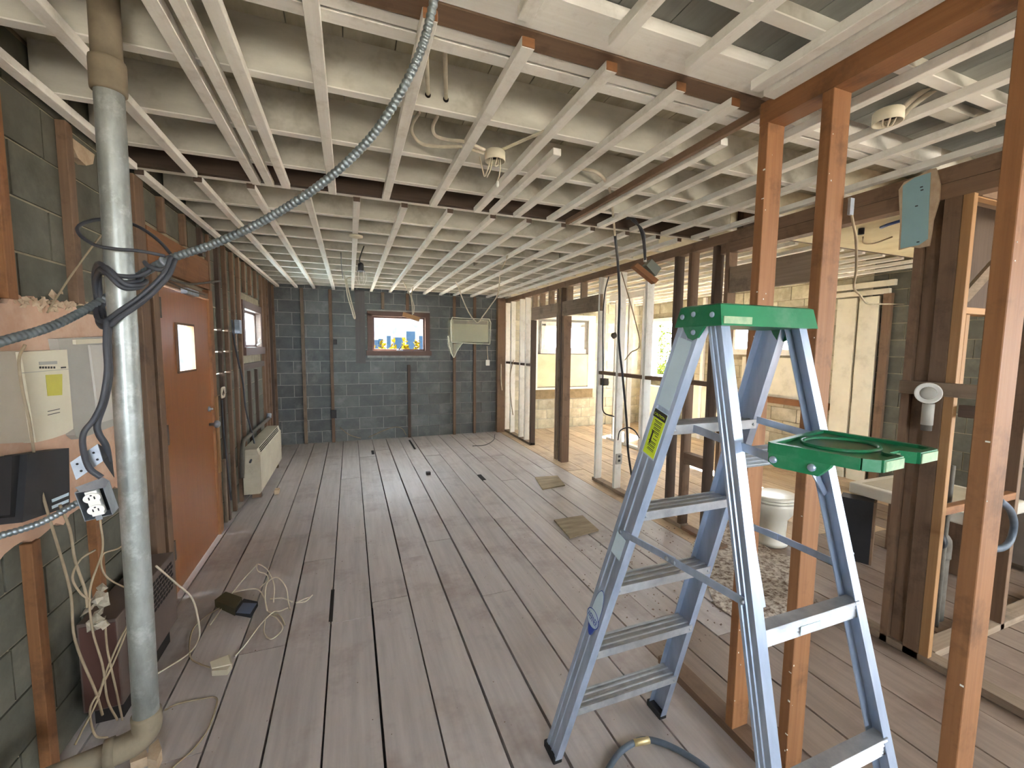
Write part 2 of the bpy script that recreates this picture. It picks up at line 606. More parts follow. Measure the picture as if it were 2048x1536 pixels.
# split-off edges and open knots, dark chips missing from plank edges
for (x, y0, y1, wd) in ((-0.145, 2.66, 3.02, 0.022), (1.545, 4.98, 5.22, 0.05), (0.30, 6.75, 7.0, 0.04), (0.955, 6.9, 7.6, 0.03)):
    box('broken_plank_gap', (x - wd / 2, y0, -0.03), (x + wd / 2, y1, 0.0025), M_GAP, floor)

# ---- walls
win_b = (PY(737, 700, YB).x, 1.50, PY(858, 700, YB).x, 2.26)      # window of the back wall
win_b2 = (3.60, 1.56, 4.62, 2.20)                                  # back window of the far room
wall_back = wall('wall_back', 'y', YB, 0.2, XL - 0.2, XR + 0.2, -0.05, 2.9, [win_b, win_b2], M_MORTAR, 'far wall of dark grey concrete blocks with pale joints')
hb = [(win_b[0] - 0.2, 1.36, win_b[2] + 0.06, 2.62), win_b2]
blocks(wall_back, 'y', YB, -1, XL, XA, 0.0, 2.8, [(win_b[0] - 0.02, 1.46, win_b[2] + 0.02, 2.3), ], M_CMU, 0.07)
blocks(wall_back, 'y', YB, -1, XA + 0.1, XR, 0.0, 2.8, [(3.5, 0.86, 4.85, 2.3)], M_CMUR, 0.07)

win_l = (5.47, 1.55, 6.58, 2.16)
door_l = (3.22, -0.05, 4.30, 2.08)
wall_left = wall('wall_left', 'x', XL, -0.2, YR, YB + 0.2, -0.05, 2.9, [win_l, door_l, (4.2, 1.3, 5.0, 2.0)], M_MORTARL, 'long side wall of olive grey concrete blocks behind furring strips')
blocks(wall_left, 'x', XL, 1, 1.45, YB, 0.0, 2.8, [(win_l[0] - 0.04, 1.45, win_l[2] + 0.04, 2.26), (3.0, -0.1, 4.42, 2.4), (1.2, 0.96, 2.8, 1.80)], M_CMUL, 0.1)

win_r1 = (6.70, 1.02, 7.56, 2.30)
win_r2 = (4.05, 1.60, 5.45, 2.20)
win_r3 = (-1.6, 0.9, -0.4, 2.2)  # unseen opening added behind the viewer to brighten the right room
wall_right = wall('wall_right', 'x', XR, 0.2, YR, YB + 0.2, -0.05, 2.9, [win_r1, win_r2, win_r3], M_MORTARL, 'outer block wall of the far room behind the stud partition')
blocks(wall_right, 'x', XR, -1, 3.4, YB, 0.0, 2.8, [(6.6, 0.9, 7.66, 2.4), (3.95, 1.5, 5.55, 2.3), ], M_CMUR, 0.0)
blocks(wall_right, 'x', XR, -1, -0.2, 3.4, 0.0, 2.8, [], M_CMUL, 0.0)

wall_rear = wall('wall_rear', 'y', YR, -0.2, XL - 0.2, XR + 0.2, -0.05, 2.9, [(-0.5, 1.2, 0.6, 2.1), (3.6, 1.0, 5.0, 2.2)], M_MORTARL, 'front wall behind the viewer with unseen openings sized to let daylight in')  # left opening inferred, right one added; both unseen and sized for the light

# plain board panels on the walls
box('plywood_panel', (win_b[0] - 0.21, YB - 0.025, 1.36), (win_b[0] - 0.05, YB, 2.62), W['dusk_z'], wall_back)

# ---- ceiling: deck boards, joists, beams, furring strips
ceil = box('ceiling', (XL - 0.2, YR - 0.2, ZD + 0.03), (XR + 0.2, YB + 0.2, ZD + 0.1), M_DECK)
tag(ceil, 'open ceiling of whitewashed joists with furring strips', 'ceiling', kind='structure')
x = XL
while x < XR:
    mm = M_DECK if 0.3 < x < 3.2 else M_DECKW
    if mm is M_DECK:
        box('deck_board', (x + 0.002, YR, ZN), (x + 0.188, 1.3, ZN + 0.03), M_DECK, ceil)
        box('deck_board', (x + 0.002, 1.3, ZD), (x + 0.188, YB, ZD + 0.03), M_DECKW, ceil)
    else:
        box('deck_board', (x + 0.002, YR, ZD), (x + 0.188, YB, ZD + 0.03), M_DECKW, ceil)
    x += 0.19
for y in (1.835, 2.28, 2.68, 3.53, 3.94, 4.35, 4.77, 5.18, 5.6, 6.02, 6.44, 6.85, 7.26, 7.66, 0.97, 0.56, 0.15, -0.26, -0.67, -1.08, -1.5, -1.9):
    for xa, xb, mj in ((XL + 0.02, XA + 0.04, M_JOIST), (XA + 0.044, XR, M_JOISTW)):
        j = box('joist', (xa, y - 0.02, ZJ + 0.004), (xb, y + 0.02, ZN if y < 1.2 else ZD), mj, ceil)
        box('lit_edge', (xa, y - 0.0202, ZJ), (xb, y + 0.0202, ZJ + 0.005), M_JEDGE, j)  # added thin strip that draws the light on the joist bottom
box('joist', (XL + 0.02, 1.36, ZJ), (XB + 1.4, 1.405, ZD), W['white_x'], ceil)
box('joist', (XL + 0.02, 1.42, ZJ), (XB + 1.4, 1.47, ZD), W['white_x'], ceil)
box('joist', (XA, 1.40, ZJ), (XR, 1.44, ZD), M_JOIST, ceil)
box('brown_plate', (XL + 0.02, 1.272, ZJ - 0.004), (XB + 0.08, 1.352, ZJ + 0.04), W['brown_x'], ceil)
box('white_plate', (XL + 0.02, 1.14, ZJ), (XB, 1.268, ZJ + 0.04), W['white_x'], ceil)
box('beam', (XL, 2.945, ZJ - 0.005), (XA + 0.12, 2.985, ZD), W['dark_x'], ceil)
box('beam', (XL, 2.987, ZJ - 0.005), (XA + 0.12, 3.03, ZD), W['white_x'], ceil)
box('beam', (XA + 0.12, 2.60, ZJ - 0.02), (XR, 2.68, ZD), W['dark_x'], ceil)


def strip(xc, y0, y1, m=None, wd=0.044):
    return box('furring_strip', (xc - wd / 2, y0, ZS), (xc + wd / 2, y1, ZJ), m or W['white_y'], ceil, 0.002)


for xc in (-1.07, -0.80, -0.49, -0.42, -0.335, -0.08, 0.235, 0.54, 0.845, 1.14, 1.405):
    strip(xc, 1.30 if xc > 0.1 else 0.3, 2.94)
    if xc > 0.1:
        box('cut_end', (xc - 0.021, 1.2985, ZS + 0.001), (xc + 0.021, 1.3005, ZJ - 0.001), W['orange_x'], ceil)
for xc in (0.487, 0.79, 1.09, 1.39):
    strip(xc, -1.0, 1.205)
for xc in (-1.07, -0.80, -0.535, -0.235, 0.062, 0.365, 0.678, 0.993, 1.277, 1.57, 1.83, 2.16, 2.47, 2.70):
    strip(xc, 3.02, YB - 0.01)
    box('cut_end', (xc - 0.021, 3.0185, ZS + 0.001), (xc + 0.021, 3.0205, ZJ - 0.001), W['dark_x'], ceil)
for xc in (1.84, 2.14, 2.45, 2.77):
    strip(xc, 0.35, 2.94)
strip(1.555, 1.28, 2.94, W['brown_y'], 0.026)
strip(1.62, 1.55, 2.94)
for xc in (3.1, 3.41, 3.72, 4.03, 4.34, 4.65, 4.96, 5.27, 5.58, 5.89):
    strip(xc, 2.70, YB - 0.01)
strip(0.96, 1.93, 2.94)      # short doubled strip beside the ceiling box
box('blocking', (2.05, 0.60, 2.63), (2.38, 0.66, 2.78), M_JOIST, ceil)
box('blocking', (2.25, 1.05, 2.64), (2.62, 1.11, 2.78), M_JOIST, ceil)
box('ceiling_panel', (3.35, 0.9, ZS - 0.005), (5.6, 2.60, ZS + 0.012), M_CEILP, ceil)
# bridging between far joists
for (xx, yy) in ((1.7, 3.53), (1.95, 3.94), (1.45, 4.77), (2.2, 3.94), (2.1, 4.35), (0.75, 5.6), (1.1, 5.18)):
    box('blocking', (xx, yy + 0.02, ZJ + 0.03), (xx + 0.04, yy + 0.39, ZD - 0.03), M_JOIST, ceil)

# ---- furring on the block walls
def fur(wall_, axis, u, z0, z1, m, wd=0.04, dp=0.035):
    if axis == 'x':
        return box('furring_strip', (XL + 0.008, u - wd / 2, z0), (XL + 0.008 + dp, u + wd / 2, z1), m, wall_, 0.002)
    return box('furring_strip', (u - wd / 2, YB - 0.008 - dp, z0), (u + wd / 2, YB - 0.008, z1), m, wall_, 0.002)


for (px, py, z0, z1, mk) in ((607, 700, 0, 2.6, 'grey_z'), (663, 700, 0, 2.6, 'brown_z'), (818, 800, 0.0, 1.33, 'dark_z'), (908, 800, 0, 2.6, 'brown_z'), (948, 800, 0, 2.6, 'brown_z'), (765, 590, 2.31, 2.6, 'grey_z'), (814, 590, 2.31, 2.6, 'brown_z')):
    fur(wall_back, 'y', PY(px, py, YB).x, z0, z1, W[mk], 0.05, 0.045)
box('corner_post', (2.66, YB - 0.10, 0), (2.82, YB - 0.008, 2.6), W['brown_z'], wall_back, 0.003)
for (u, z0, z1, mk) in ((1.62, 0, 0.95, 'orange_z'), (2.03, 0, 0.94, 'orange_z'), (2.03, 1.82, 2.6, 'orange_z'), (2.44, 1.84, 2.6, 'brown_z'), (2.44, 0, 0.9, 'orange_z'),
                        (3.42, 2.38, 2.6, 'brown_z'), (3.80, 2.38, 2.6, 'brown_z'), (4.18, 2.38, 2.6, 'dark_z'),
                        (4.62, 0, 2.6, 'dark_z'), (4.86, 0, 2.6, 'brown_z'), (5.14, 0, 2.6, 'brown_z'), (5.40, 0, 2.6, 'brown_z'),
                        (5.68, 2.26, 2.6, 'brown_z'), (5.98, 2.26, 2.6, 'brown_z'), (6.30, 2.26, 2.6, 'brown_z'),
                        (5.75, 0.3, 1.36, 'dark_z'), (6.15, 0.3, 1.36, 'dark_z'),
                        (6.66, 0, 2.6, 'brown_z'), (6.90, 0, 2.6, 'brown_z'), (7.10, 0, 2.6, 'brown_z'), (7.36, 0, 2.6, 'dark_z'), (7.62, 0, 2.6, 'brown_z')):
    fur(wall_left, 'x', u, z0, z1, W[mk], 0.045 if u > 3 else 0.05)
box('furring_strip', (XL + 0.008, 5.42, 1.38), (XL + 0.04, 6.64, 1.45), W['dark_y'], wall_left)
box('pipe_chase', (XL + 0.01, 4.55, 0.0), (XL + 0.03, 4.62, 0.6), W['grey_z'], wall_left)
# pink plaster band with torn edges
poly = []
rq = random.Random(5)
yy = 1.0
while yy < 2.78:
    poly.append(Vector((XL + 0.009, yy, 1.81 + rq.uniform(-0.02, 0.035))))
    yy += 0.035
poly.append(Vector((XL + 0.009, 2.80, 1.82)))
low = []
yy = 1.0
while yy < 2.78:
    low.append(Vector((XL + 0.009, yy, 0.945 + rq.uniform(-0.022, 0.018))))
    yy += 0.045
low.append(Vector((XL + 0.009, 2.80, 0.93)))
prism('plaster_band', poly + low[::-1], (0.022, 0, 0), M_PINK, wall_left)
# torn plaster lip: crumbling lumps along the broken edge
mb = MB()
for k in range(120):
    c = Vector((XL + 0.032, rq.uniform(1.2, 2.75), 1.825 + rq.gauss(0, 0.014)))
    a = Vector((rq.uniform(-0.4, 0.4), rq.uniform(-1, 1), rq.uniform(-0.6, 0.6))).normalized()
    b = a.orthogonal().normalized()
    t_ = rq.uniform(0.008, 0.026)
    mb.add([c + a * t_, c + b * t_ * 0.6, c - a * t_, c - b * t_ * 0.6, c + a.cross(b) * 0.010, c - a.cross(b) * 0.010], [(0, 1, 4), (1, 2, 4), (2, 3, 4), (3, 0, 4), (1, 0, 5), (2, 1, 5), (3, 2, 5), (0, 3, 5)])
mb.build('torn_plaster_edge', M_GYP, wall_left)['kind'] = 'stuff'
prism('plaster_patch', [Vector((XL + 0.01, 2.47, 2.55)), Vector((XL + 0.01, 2.64, 2.55)), Vector((XL + 0.01, 2.62, 2.50)), Vector((XL + 0.01, 2.56, 2.47)), Vector((XL + 0.01, 2.50, 2.48)), Vector((XL + 0.01, 2.46, 2.52))], (0.03, 0, 0), M_GYP, wall_left)

# ---- door in the left wall
door = empty('door_1', (XL, 3.76, 0), 'varnished orange wood door with a narrow glass slot', 'door', kind='structure')
dx0, dx1 = XL - 0.012, XL + 0.028
dg = (3.55, 1.48, 3.875, 1.80)
for (a, c, b, d) in rect_sub([(3.27, 0.008, 4.26, 2.035)], dg):
    pass
mb = MB()
for (a, c, b, d) in rect_sub([(3.27, 0.008, 4.26, 2.035)], dg):
    mb.box((dx0, a, c), (dx1, b, d))
mb.build('door_leaf', M_DOOR, door)
for (a, b) in (((dx1, 3.535, 1.465), (dx1 + 0.012, 3.55, 1.815)), ((dx1, 3.875, 1.465), (dx1 + 0.012, 3.89, 1.815)), ((dx1, 3.55, 1.465), (dx1 + 0.012, 3.875, 1.48)), ((dx1, 3.55, 1.80), (dx1 + 0.012, 3.875, 1.815))):
    box('glazing_bead', a, b, W['brown_z'], door)
box('pane', (dx0 + 0.015, 3.55, 1.48), (dx0 + 0.02, 3.875, 1.80), M_GLASS, door)
for z0 in (0.25, 1.02, 1.83):
    box('hinge', (dx1, 3.255, z0), (dx1 + 0.012, 3.30, z0 + 0.13), M_IRON, door)
lathe('door_knob', [(0.012, 0), (0.012, 0.03), (0.03, 0.04), (0.032, 0.06), (0.02, 0.075)], (dx1, 4.17, 1.0), (1, 0, 0), M_STEEL, door)
lathe('deadbolt', [(0.022, 0), (0.022, 0.012), (0.008, 0.014), (0.008, 0.03)], (dx1, 4.17, 1.13), (1, 0, 0), M_STEEL, door)
box('door_closer', (dx1 + 0.02, 3.62, 2.02), (dx1 + 0.06, 3.86, 2.06), M_STEEL, door)
for (a, b, mk, dp) in ((3.00, 3.115, 'brown_z', 0.05), (3.125, 3.175, 'dark_z', 0.03), (3.18, 3.26, 'brown_z', 0.045), (4.27, 4.37, 'orange_z', 0.045), (4.375, 4.42, 'brown_z', 0.03)):
    box('jamb', (XL - 0.03, a, 0), (XL + dp, b, 2.12 if a > 3.1 and a < 4.3 else 2.6), W[mk], door, 0.003)
box('jamb_head', (XL - 0.03, 3.26, 2.045), (XL + 0.04, 4.27, 2.09), W['brown_y'], door)
box('jamb_head', (XL - 0.03, 3.18, 2.13), (XL + 0.03, 4.36, 2.37), W['orange_y'], door, 0.003)
box('strike_strip', (XL + 0.046, 4.28, 0.55), (XL + 0.06, 4.33, 1.22), W['pale_z'], door)

# ---- windows
def window(n, axis, face, out, u0, u1, z0, z1, fr, mframe, label, sash=None, mglass=M_GLASS, rail=None, msash=None, inner=True):
    """out = direction (+1/-1) towards outside along the wall normal"""
    t = empty('window_%d' % n, ((face, (u0 + u1) / 2, z0) if axis == 'x' else ((u0 + u1) / 2, face, z0)), label, 'window', kind='structure')

    def bx(nm, a, b, ua, ub, za, zb, m):
        if axis == 'x':
            return box(nm, (face + out * a, ua, za), (face + out * b, ub, zb), m, t, 0.002)
        return box(nm, (ua, face + out * a, za), (ub, face + out * b, zb), m, t, 0.002)
    i = -0.045
    bx('frame', i, 0.12, u0 - fr * 0.5, u0 + fr * 0.5, z0, z1, mframe)
    bx('frame', i, 0.12, u1 - fr * 0.5, u1 + fr * 0.5, z0, z1, mframe)
    bx('frame', i, 0.12, u0 - fr * 0.5, u1 + fr * 0.5, z1 - fr * 0.5, z1 + fr * 0.5, mframe)
    bx('sill', i - 0.02, 0.14, u0 - fr * 0.8, u1 + fr * 0.8, z0 - fr * 0.6, z0 + fr * 0.4, mframe)
    s = 0.03
    a0, a1, b0, b1 = u0 + fr * 0.5, u1 - fr * 0.5, z0 + fr * 0.4, z1 - fr * 0.5
    ms = msash or mframe
    bx('sash', 0.02, 0.055, a0, a0 + s, b0, b1, ms)
    bx('sash', 0.02, 0.055, a1 - s, a1, b0, b1, ms)
    bx('sash', 0.02, 0.055, a0 + s, a1 - s, b1 - s, b1, ms)
    bx('sash', 0.02, 0.055, a0 + s, a1 - s, b0, b0 + s, ms)
    if rail:
        bx('meeting_rail', 0.02, 0.06, a0 + s, a1 - s, rail - 0.02, rail + 0.02, ms)
        bx('pane', 0.036, 0.04, a0 + s, a1 - s, b0 + s, rail - 0.02, mglass)
        bx('pane', 0.036, 0.04, a0 + s, a1 - s, rail + 0.02, b1 - s, mglass)
    else:
        bx('pane', 0.036, 0.04, a0 + s, a1 - s, b0 + s, b1 - s, mglass)
    return t


w1 = window(1, 'y', YB, 1, win_b[0] + 0.03, win_b[2] - 0.03, 1.55, 2.23, 0.085, M_REDW, 'red-brown framed crank window in the dark block wall')
mb = MB()
cx = PY(800, 700, YB).x
mb.box((cx - 0.06, YB - 0.03, 1.585), (cx + 0.05, YB + 0.01, 1.60))
mb.build('crank_base', M_STEEL, w1)
tube('crank_handle', [(cx - 0.02, YB - 0.03, 1.6), (cx - 0.01, YB - 0.05, 1.63), (cx + 0.02, YB - 0.06, 1.66), (cx + 0.03, YB - 0.06, 1.70)], 0.008, M_BLKP, w1)
w2 = window(2, 'x', XL, -1, 5.53, 6.52, 1.60, 2.12, 0.09, M_REDW, 'brown framed frosted window in the left block wall', mglass=M_FROST)
tube('crank_handle', [(XL + 0.03, 6.25, 1.66), (XL + 0.06, 6.27, 1.69), (XL + 0.06, 6.2, 1.72), (XL + 0.06, 6.3, 1.75)], 0.007, M_WHITE, w2)
w3 = window(3, 'y', YB, 1, 3.66, 4.56, 1.60, 2.15, 0.09, W['white_x'], 'small white framed window at the back of the far room')
box('window_apron', (3.52, YB - 0.05, 0.87), (4.72, YB - 0.01, 1.53), M_BROWNP, w3)
box('casing', (3.44, YB - 0.06, 0.85), (3.53, YB - 0.005, 2.34), W['white_z'], w3)
box('casing', (4.70, YB - 0.06, 0.85), (4.86, YB - 0.005, 2.34), W['white_z'], w3)
box('casing', (3.53, YB - 0.06, 2.24), (4.70, YB - 0.005, 2.34), W['white_x'], w3)
box('torn_board', (3.48, YB - 0.04, 0.62), (4.84, YB - 0.008, 0.81), mat('torn_brown_board', (150, 132, 100), (112, 96, 70), (9, 9, 9), rough=0.9), w3)
box('casing', (3.44, YB - 0.07, 0.81), (4.86, YB - 0.005, 0.85), W['white_x'], w3)
w4 = window(4, 'x', XR, 1, win_r1[0] + 0.04, win_r1[1] if False else win_r1[2] - 0.04, 1.06, 2.26, 0.08, W['white_z'], 'tall white double-hung window looking onto a yellow-green hedge', rail=1.55)
w5 = window(5, 'x', XR, 1, 4.10, 5.40, 1.64, 2.16, 0.09, W['white_z'], 'low wide white window on the right outer wall')
w6 = window(6, 'x', XR, 1, -1.56, -0.44, 0.94, 2.16, 0.09, W['white_z'], 'unseen window added in the right outer wall for more daylight', rail=1.55)
box('white_board', (XR - 0.05, 3.30, 0.0), (XR - 0.012, 3.52, 2.34), M_WPANEL, wall_right, 0.003)
box('white_board', (XR - 0.05, 3.55, 0.0), (XR - 0.012, 3.78, 2.34), M_WPANEL, wall_right, 0.003)
box('white_board', (XR - 0.06, 3.20, 2.36), (XR - 0.012, 3.85, 2.42), M_WPANEL, wall_right, 0.003)
box('white_board', (XR - 0.06, 3.15, 2.45), (XR - 0.012, 3.85, 2.52), M_WPANEL, wall_right, 0.003)
box('furring_strip', (XR - 0.06, 3.17, 0), (XR - 0.012, 3.26, 2.36), W['brown_z'], wall_right, 0.003)
box('white_board', (XR - 0.05, 5.2, 0.0), (XR - 0.012, 6.5, 1.0), M_WPANEL, wall_right)
box('white_board', (XR - 0.04, 4.0, 0.95), (XR - 0.012, 5.2, 1.55), M_WPANEL, wall_right)
box('white_board', (XR - 0.04, 5.52, 1.0), (XR - 0.012, 5.9, 2.5), M_WPANEL, wall_right)
box('ledger', (XR - 0.10, 3.8, 0.86), (XR - 0.012, 5.2, 0.95), W['orange_y'], wall_right)
for u in (5.7, 6.05, 6.4, 6.66, 7.6):
    box('furring_strip', (XR - 0.06, u - 0.03, 0), (XR - 0.012, u + 0.03, 2.6), W['white_z'], wall_right)

# ---- partition along X = 2.84
wall_mid = box('wall_middle', (XA, 0.2, 2.52), (XA + 0.09, YB - 0.01, 2.598), W['brown_y'])
tag(wall_mid, 'bare stud partition running the length of the room', 'wall', kind='structure')


def stud(y, m, z0=0.04, z1=2.52, p=None, x0=XA, wd=0.038, dp=0.089, name='stud', lean=0.0):
    return box(name, (x0, y, z0), (x0 + dp, y + wd, z1), m, p or wall_mid, 0.002)


for y, mk in ((7.80, 'white_z'), (7.50, 'white_z'), (7.05, 'white_z'), (6.79, 'white_z')):
    stud(y, W[mk])
stud(6.535, W['dark_z'], 0.0, 2.12)
for (y, z0) in ((6.50, 2.32), (6.20, 2.32), (5.88, 2.32), (5.30, 2.32), (4.92, 2.32)):
    stud(y, W['grey_z'], z0)
stud(5.60, W['grey_z'], 0.0, 2.52)
stud(5.55, W['grey_z'], 0.0, 2.52, wd=0.03)
stud(5.39, W['brown_z'], 0.0, 2.12, dp=0.12, wd=0.06)
stud(5.46, W['dark_z'], 0.0, 2.52)
box('header', (XA, 5.62, 2.12), (XA + 0.04, 6.56, 2.32), W['grey_y'], wall_mid, 0.002)
box('header', (XA, 4.47, 2.12), (XA + 0.04, 5.46, 2.32), W['grey_y'], wall_mid, 0.002)
box('header', (XA, 1.86, 2.12), (XA + 0.04, 2.60, 2.32), W['grey_y'], wall_mid, 0.002)
for y, mk in ((4.475, 'white_z'), (4.07, 'white_z'), (3.60, 'white_z'), (3.19, 'dark_z'), (3.01, 'brown_z'), (2.74, 'dark_z'), (2.61, 'brown_z'), (1.86, 'orange_z')):
    stud(y, W[mk])
for y0, y1 in ((6.57, 6.79), (6.83, 7.05), (7.09, 7.50), (7.54, 7.80), (4.11, 4.475), (3.64, 4.07), (3.23, 3.60), (2.78, 3.01)):
    box('fire_blocking', (XA + 0.01, y0, 1.35), (XA + 0.08, y1, 1.388), W['dark_y'] if y0 > 4.2 else W['brown_y'], wall_mid)
box('fire_blocking', (XA + 0.01, 2.78, 0.62), (XA + 0.08, 3.01, 0.72), W['brown_y'], wall_mid)
for y0, y1 in ((6.535, YB - 0.02), (3.0, 4.55), (0.2, 1.70)):
    box('bottom_plate', (XA, y0, 0.001), (XA + 0.089, y1, 0.04), W['grey_y'], wall_mid)
box('bottom_plate', (XA, 2.55, 0.001), (XA + 0.089, 2.99, 0.03), W['brown_y'], wall_mid)
# second layer of plate, knee of the near end
box('top_plate', (XA + 0.002, 0.25, 2.44), (XA + 0.088, 2.70, 2.518), W['brown_y'], wall_mid)

# ---- near partition along X = 1.5
wall_near = box('wall_near', (XB, -1.0, 2.53), (XB + 0.09, 1.27, 2.612), W['orange_y'])
tag(wall_near, 'short stud partition beside the step ladder', 'wall', kind='structure')
stud(1.232, W['orange_z'], 0.04, 2.53, wall_near, XB)
stud(0.997, W['orange_z'], 0.0, 2.53, wall_near, XB)
stud(0.548, W['orange_z'], 0.0, 2.53, wall_near, XB)
box('bottom_plate', (XB, 0.25, 0.001), (XB + 0.089, 1.70, 0.04), W['brown_y'], wall_near)
box('top_plate', (XB - 0.06, -1.0, ZS - 0.002), (XB - 0.004, 1.21, ZJ + 0.005), W['white_y'], wall_near)

mb = MB()
rk = random.Random(9)
for k in range(46):
    y0_, zz = rk.choice((1.232, 0.997, 0.548)), rk.uniform(0.1, 2.5)
    s_ = rk.uniform(0.001, 0.0035)
    if rk.random() < 0.5:
        mb.box((XB - 0.0012, y0_ + rk.uniform(0.0, 0.006), zz), (XB + 0.001, y0_ + rk.uniform(0.007, 0.012), zz + s_ * 2))
    else:
        xx = XB + abs(rk.gauss(0, 0.02))
        mb.box((xx, y0_ - 0.0012, zz), (xx + s_, y0_ + 0.001, zz + s_ * 1.6))
mb.build('paint_fleck', M_WHITE, wall_near)['kind'] = 'stuff'

# ---- wet wall across the hall at the right (Y about 1.3) and closet framing behind it
wall_wet = box('wall_bath', (XA + 0.1, 1.20, 2.44), (4.6, 1.29, 2.52), W['brown_x'])
tag(wall_wet, 'stud wall of the bathroom at right with pipes inside', 'wall', kind='structure')
for (x0, y0, sx, sy, mk) in ((2.84, 1.372, 0.089, 0.038, 'brown_z'), (2.865, 1.302, 0.085, 0.068, 'brown_z'), (2.84, 1.230, 0.089, 0.070, 'brown_z'), (2.84, 1.188, 0.035, 0.041, 'pale_z')):
    box('stud', (x0, y0, 0.0), (x0 + sx, y0 + sy, 2.44), W[mk], wall_wet, 0.002)
for (x0, y0, mk) in ((3.62, 1.20, 'brown_z'), (4.2, 1.20, 'dark_z')):
    box('stud', (x0, y0, 0.0), (x0 + 0.04, y0 + 0.089, 2.44), W[mk], wall_wet, 0.002)
p_ = PY(1926, 700, 1.22)
box('stud', (p_.x, 1.22, 1.50), (p_.x + 0.035, 1.28, PY(1926, 628, 1.22).z), W['pale_z'], wall_wet, 0.002)
p_, q_ = PY(1908, 612, 1.205), PY(1970, 630, 1.205)
box('cross_piece', (2.88, 1.205, q_.z), (q_.x + 0.15, 1.28, p_.z), W['pale_x'], wall_wet, 0.002)
p_, q_ = PY(1938, 345, 1.21), PY(1938, 382, 1.21)
box('header', (2.88, 1.21, q_.z), (3.6, 1.25, min(p_.z, 2.435)), W['pale_x'], wall_wet, 0.002)
p_, q_ = PY(1950, 400, 1.5), PY(1992, 600, 1.5)
box('brown_board', (p_.x, 1.5, 1.95), (q_.x + 0.25, 1.53, 2.59), W['dark_z'], wall_wet)
bar('diagonal_brace', PY(1925, 600, 1.45), PY(1992, 525, 1.38), 0.03, 0.05, W['grey_x'], wall_wet)
box('ledger', (2.800, 1.02, 1.442), (2.838, 1.402, 1.511), W['grey_y'], wall_wet, 0.002)
p_, q_ = PX(1880, 812, 2.88), PX(1995, 830, 2.88)
box('blocking', (2.88, q_.y, 1.34), (2.92, 1.185, 1.40), W['dark_y'], wall_wet, 0.002)
p_ = PY(1875, 1028, 1.2)
box('blocking', (2.876, 1.20, p_.z - 0.02), (3.62, 1.24, p_.z + 0.022), W['orange_x'], wall_wet, 0.002)
box('plate', (XA + 0.1, 1.20, 0.0), (4.6, 1.29, 0.04), W['grey_x'], wall_wet, 0.002)

# far room: white studs of a short partition
wall_far = box('wall_far', (4.38, 5.62, 2.5), (4.47, 6.6, 2.6), W['white_y'])
tag(wall_far, 'short whitewashed stud wall inside the far room', 'wall', kind='structure')
for (x0, y0) in ((4.40, 5.64), (4.40, 6.02), (4.40, 6.40)):
    box('stud', (x0, y0, 0), (x0 + 0.089, y0 + 0.04, 2.5), W['white_z'], wall_far, 0.002)
box('plate', (4.39, 5.62, 0.001), (4.48, 6.6, 0.04), W['white_y'], wall_far)

# ================================================================== THINGS
# ---- step ladder
RA = (Vector((0.745, 1.435, 0)), Vector((0.878, 0.913, 1.729)))
RB = (Vector((1.285, 1.454, 0)), Vector((1.190, 0.924, 1.729)))
RC = (Vector((0.818, 0.419, 0)), Vector((0.888, 0.838, 1.729)))
RD = (Vector((1.285, 0.436, 0)), Vector((1.186, 0.848, 1.729)))
lad = empty('step_ladder', (1.035, 0.93, 0), 'open aluminium step ladder with green top cap and pail shelf', 'ladder')


def rail_frame(R, inward):
    d = (R[1] - R[0]).normalized()
    u = Vector((inward, 0, 0))
    u = (u - d * u.dot(d)).normalized()
    s = d.cross(u).normalized()
    if s.y < 0:
        s = -s
    return d, u, s


def rail(R, inward, half, fl, name, th=0.0028, rib=True):
    """C channel: web on the outer side, flanges towards the inside"""
    d, u, s = rail_frame(R, inward)
    o = fl / 2
    if rib:
        webo = [(-half, 0), (-half * 0.62, 0), (-half * 0.55, 0.003), (-half * 0.12, 0.003), (-half * 0.05, 0), (half * 0.05, 0), (half * 0.12, 0.003), (half * 0.55, 0.003), (half * 0.62, 0), (half, 0)]
    else:
        webo = [(-half, 0), (half, 0)]
    prof = webo + [(half, fl), (half - th, fl), (half - th, th + 0.003)] + [(-half + th, th + 0.003), (-half + th, fl), (-half, fl)]
    pts = []
    for k, e in ((0, R[0]), (1, R[1])):
        for (a, b) in prof:
            p = e + s * a + u * (b - o)
            t = ((0.022 if k == 0 else R[1].z) - p.z) / d.z
            pts.append(p + d * t)
    n = len(prof)
    f = [(i, (i + 1) % n, n + (i + 1) % n, n + i) for i in range(n)]
    f += [tuple(range(n))[::-1], tuple(range(n, 2 * n))]
    return mesh(name, pts, f, M_ALU, lad)


def on(R, z):
    t = z / R[1].z
    return R[0].lerp(R[1], t)


railA = rail(RA, 1, 0.040, 0.030, 'front_rail')
railB = rail(RB, -1, 0.040, 0.030, 'front_rail')
railC = rail(RC, 1, 0.021, 0.030, 'rear_rail')
railD = rail(RD, -1, 0.021, 0.030, 'rear_rail')
for R, h in ((RA, 0.046), (RB, 0.046), (RC, 0.026), (RD, 0.026)):
    p = R[0]
    box('rubber_foot', (p.x - 0.02, p.y - h, 0.0015), (p.x + 0.02, p.y + h, 0.034), M_BLACK, lad, 0.004)
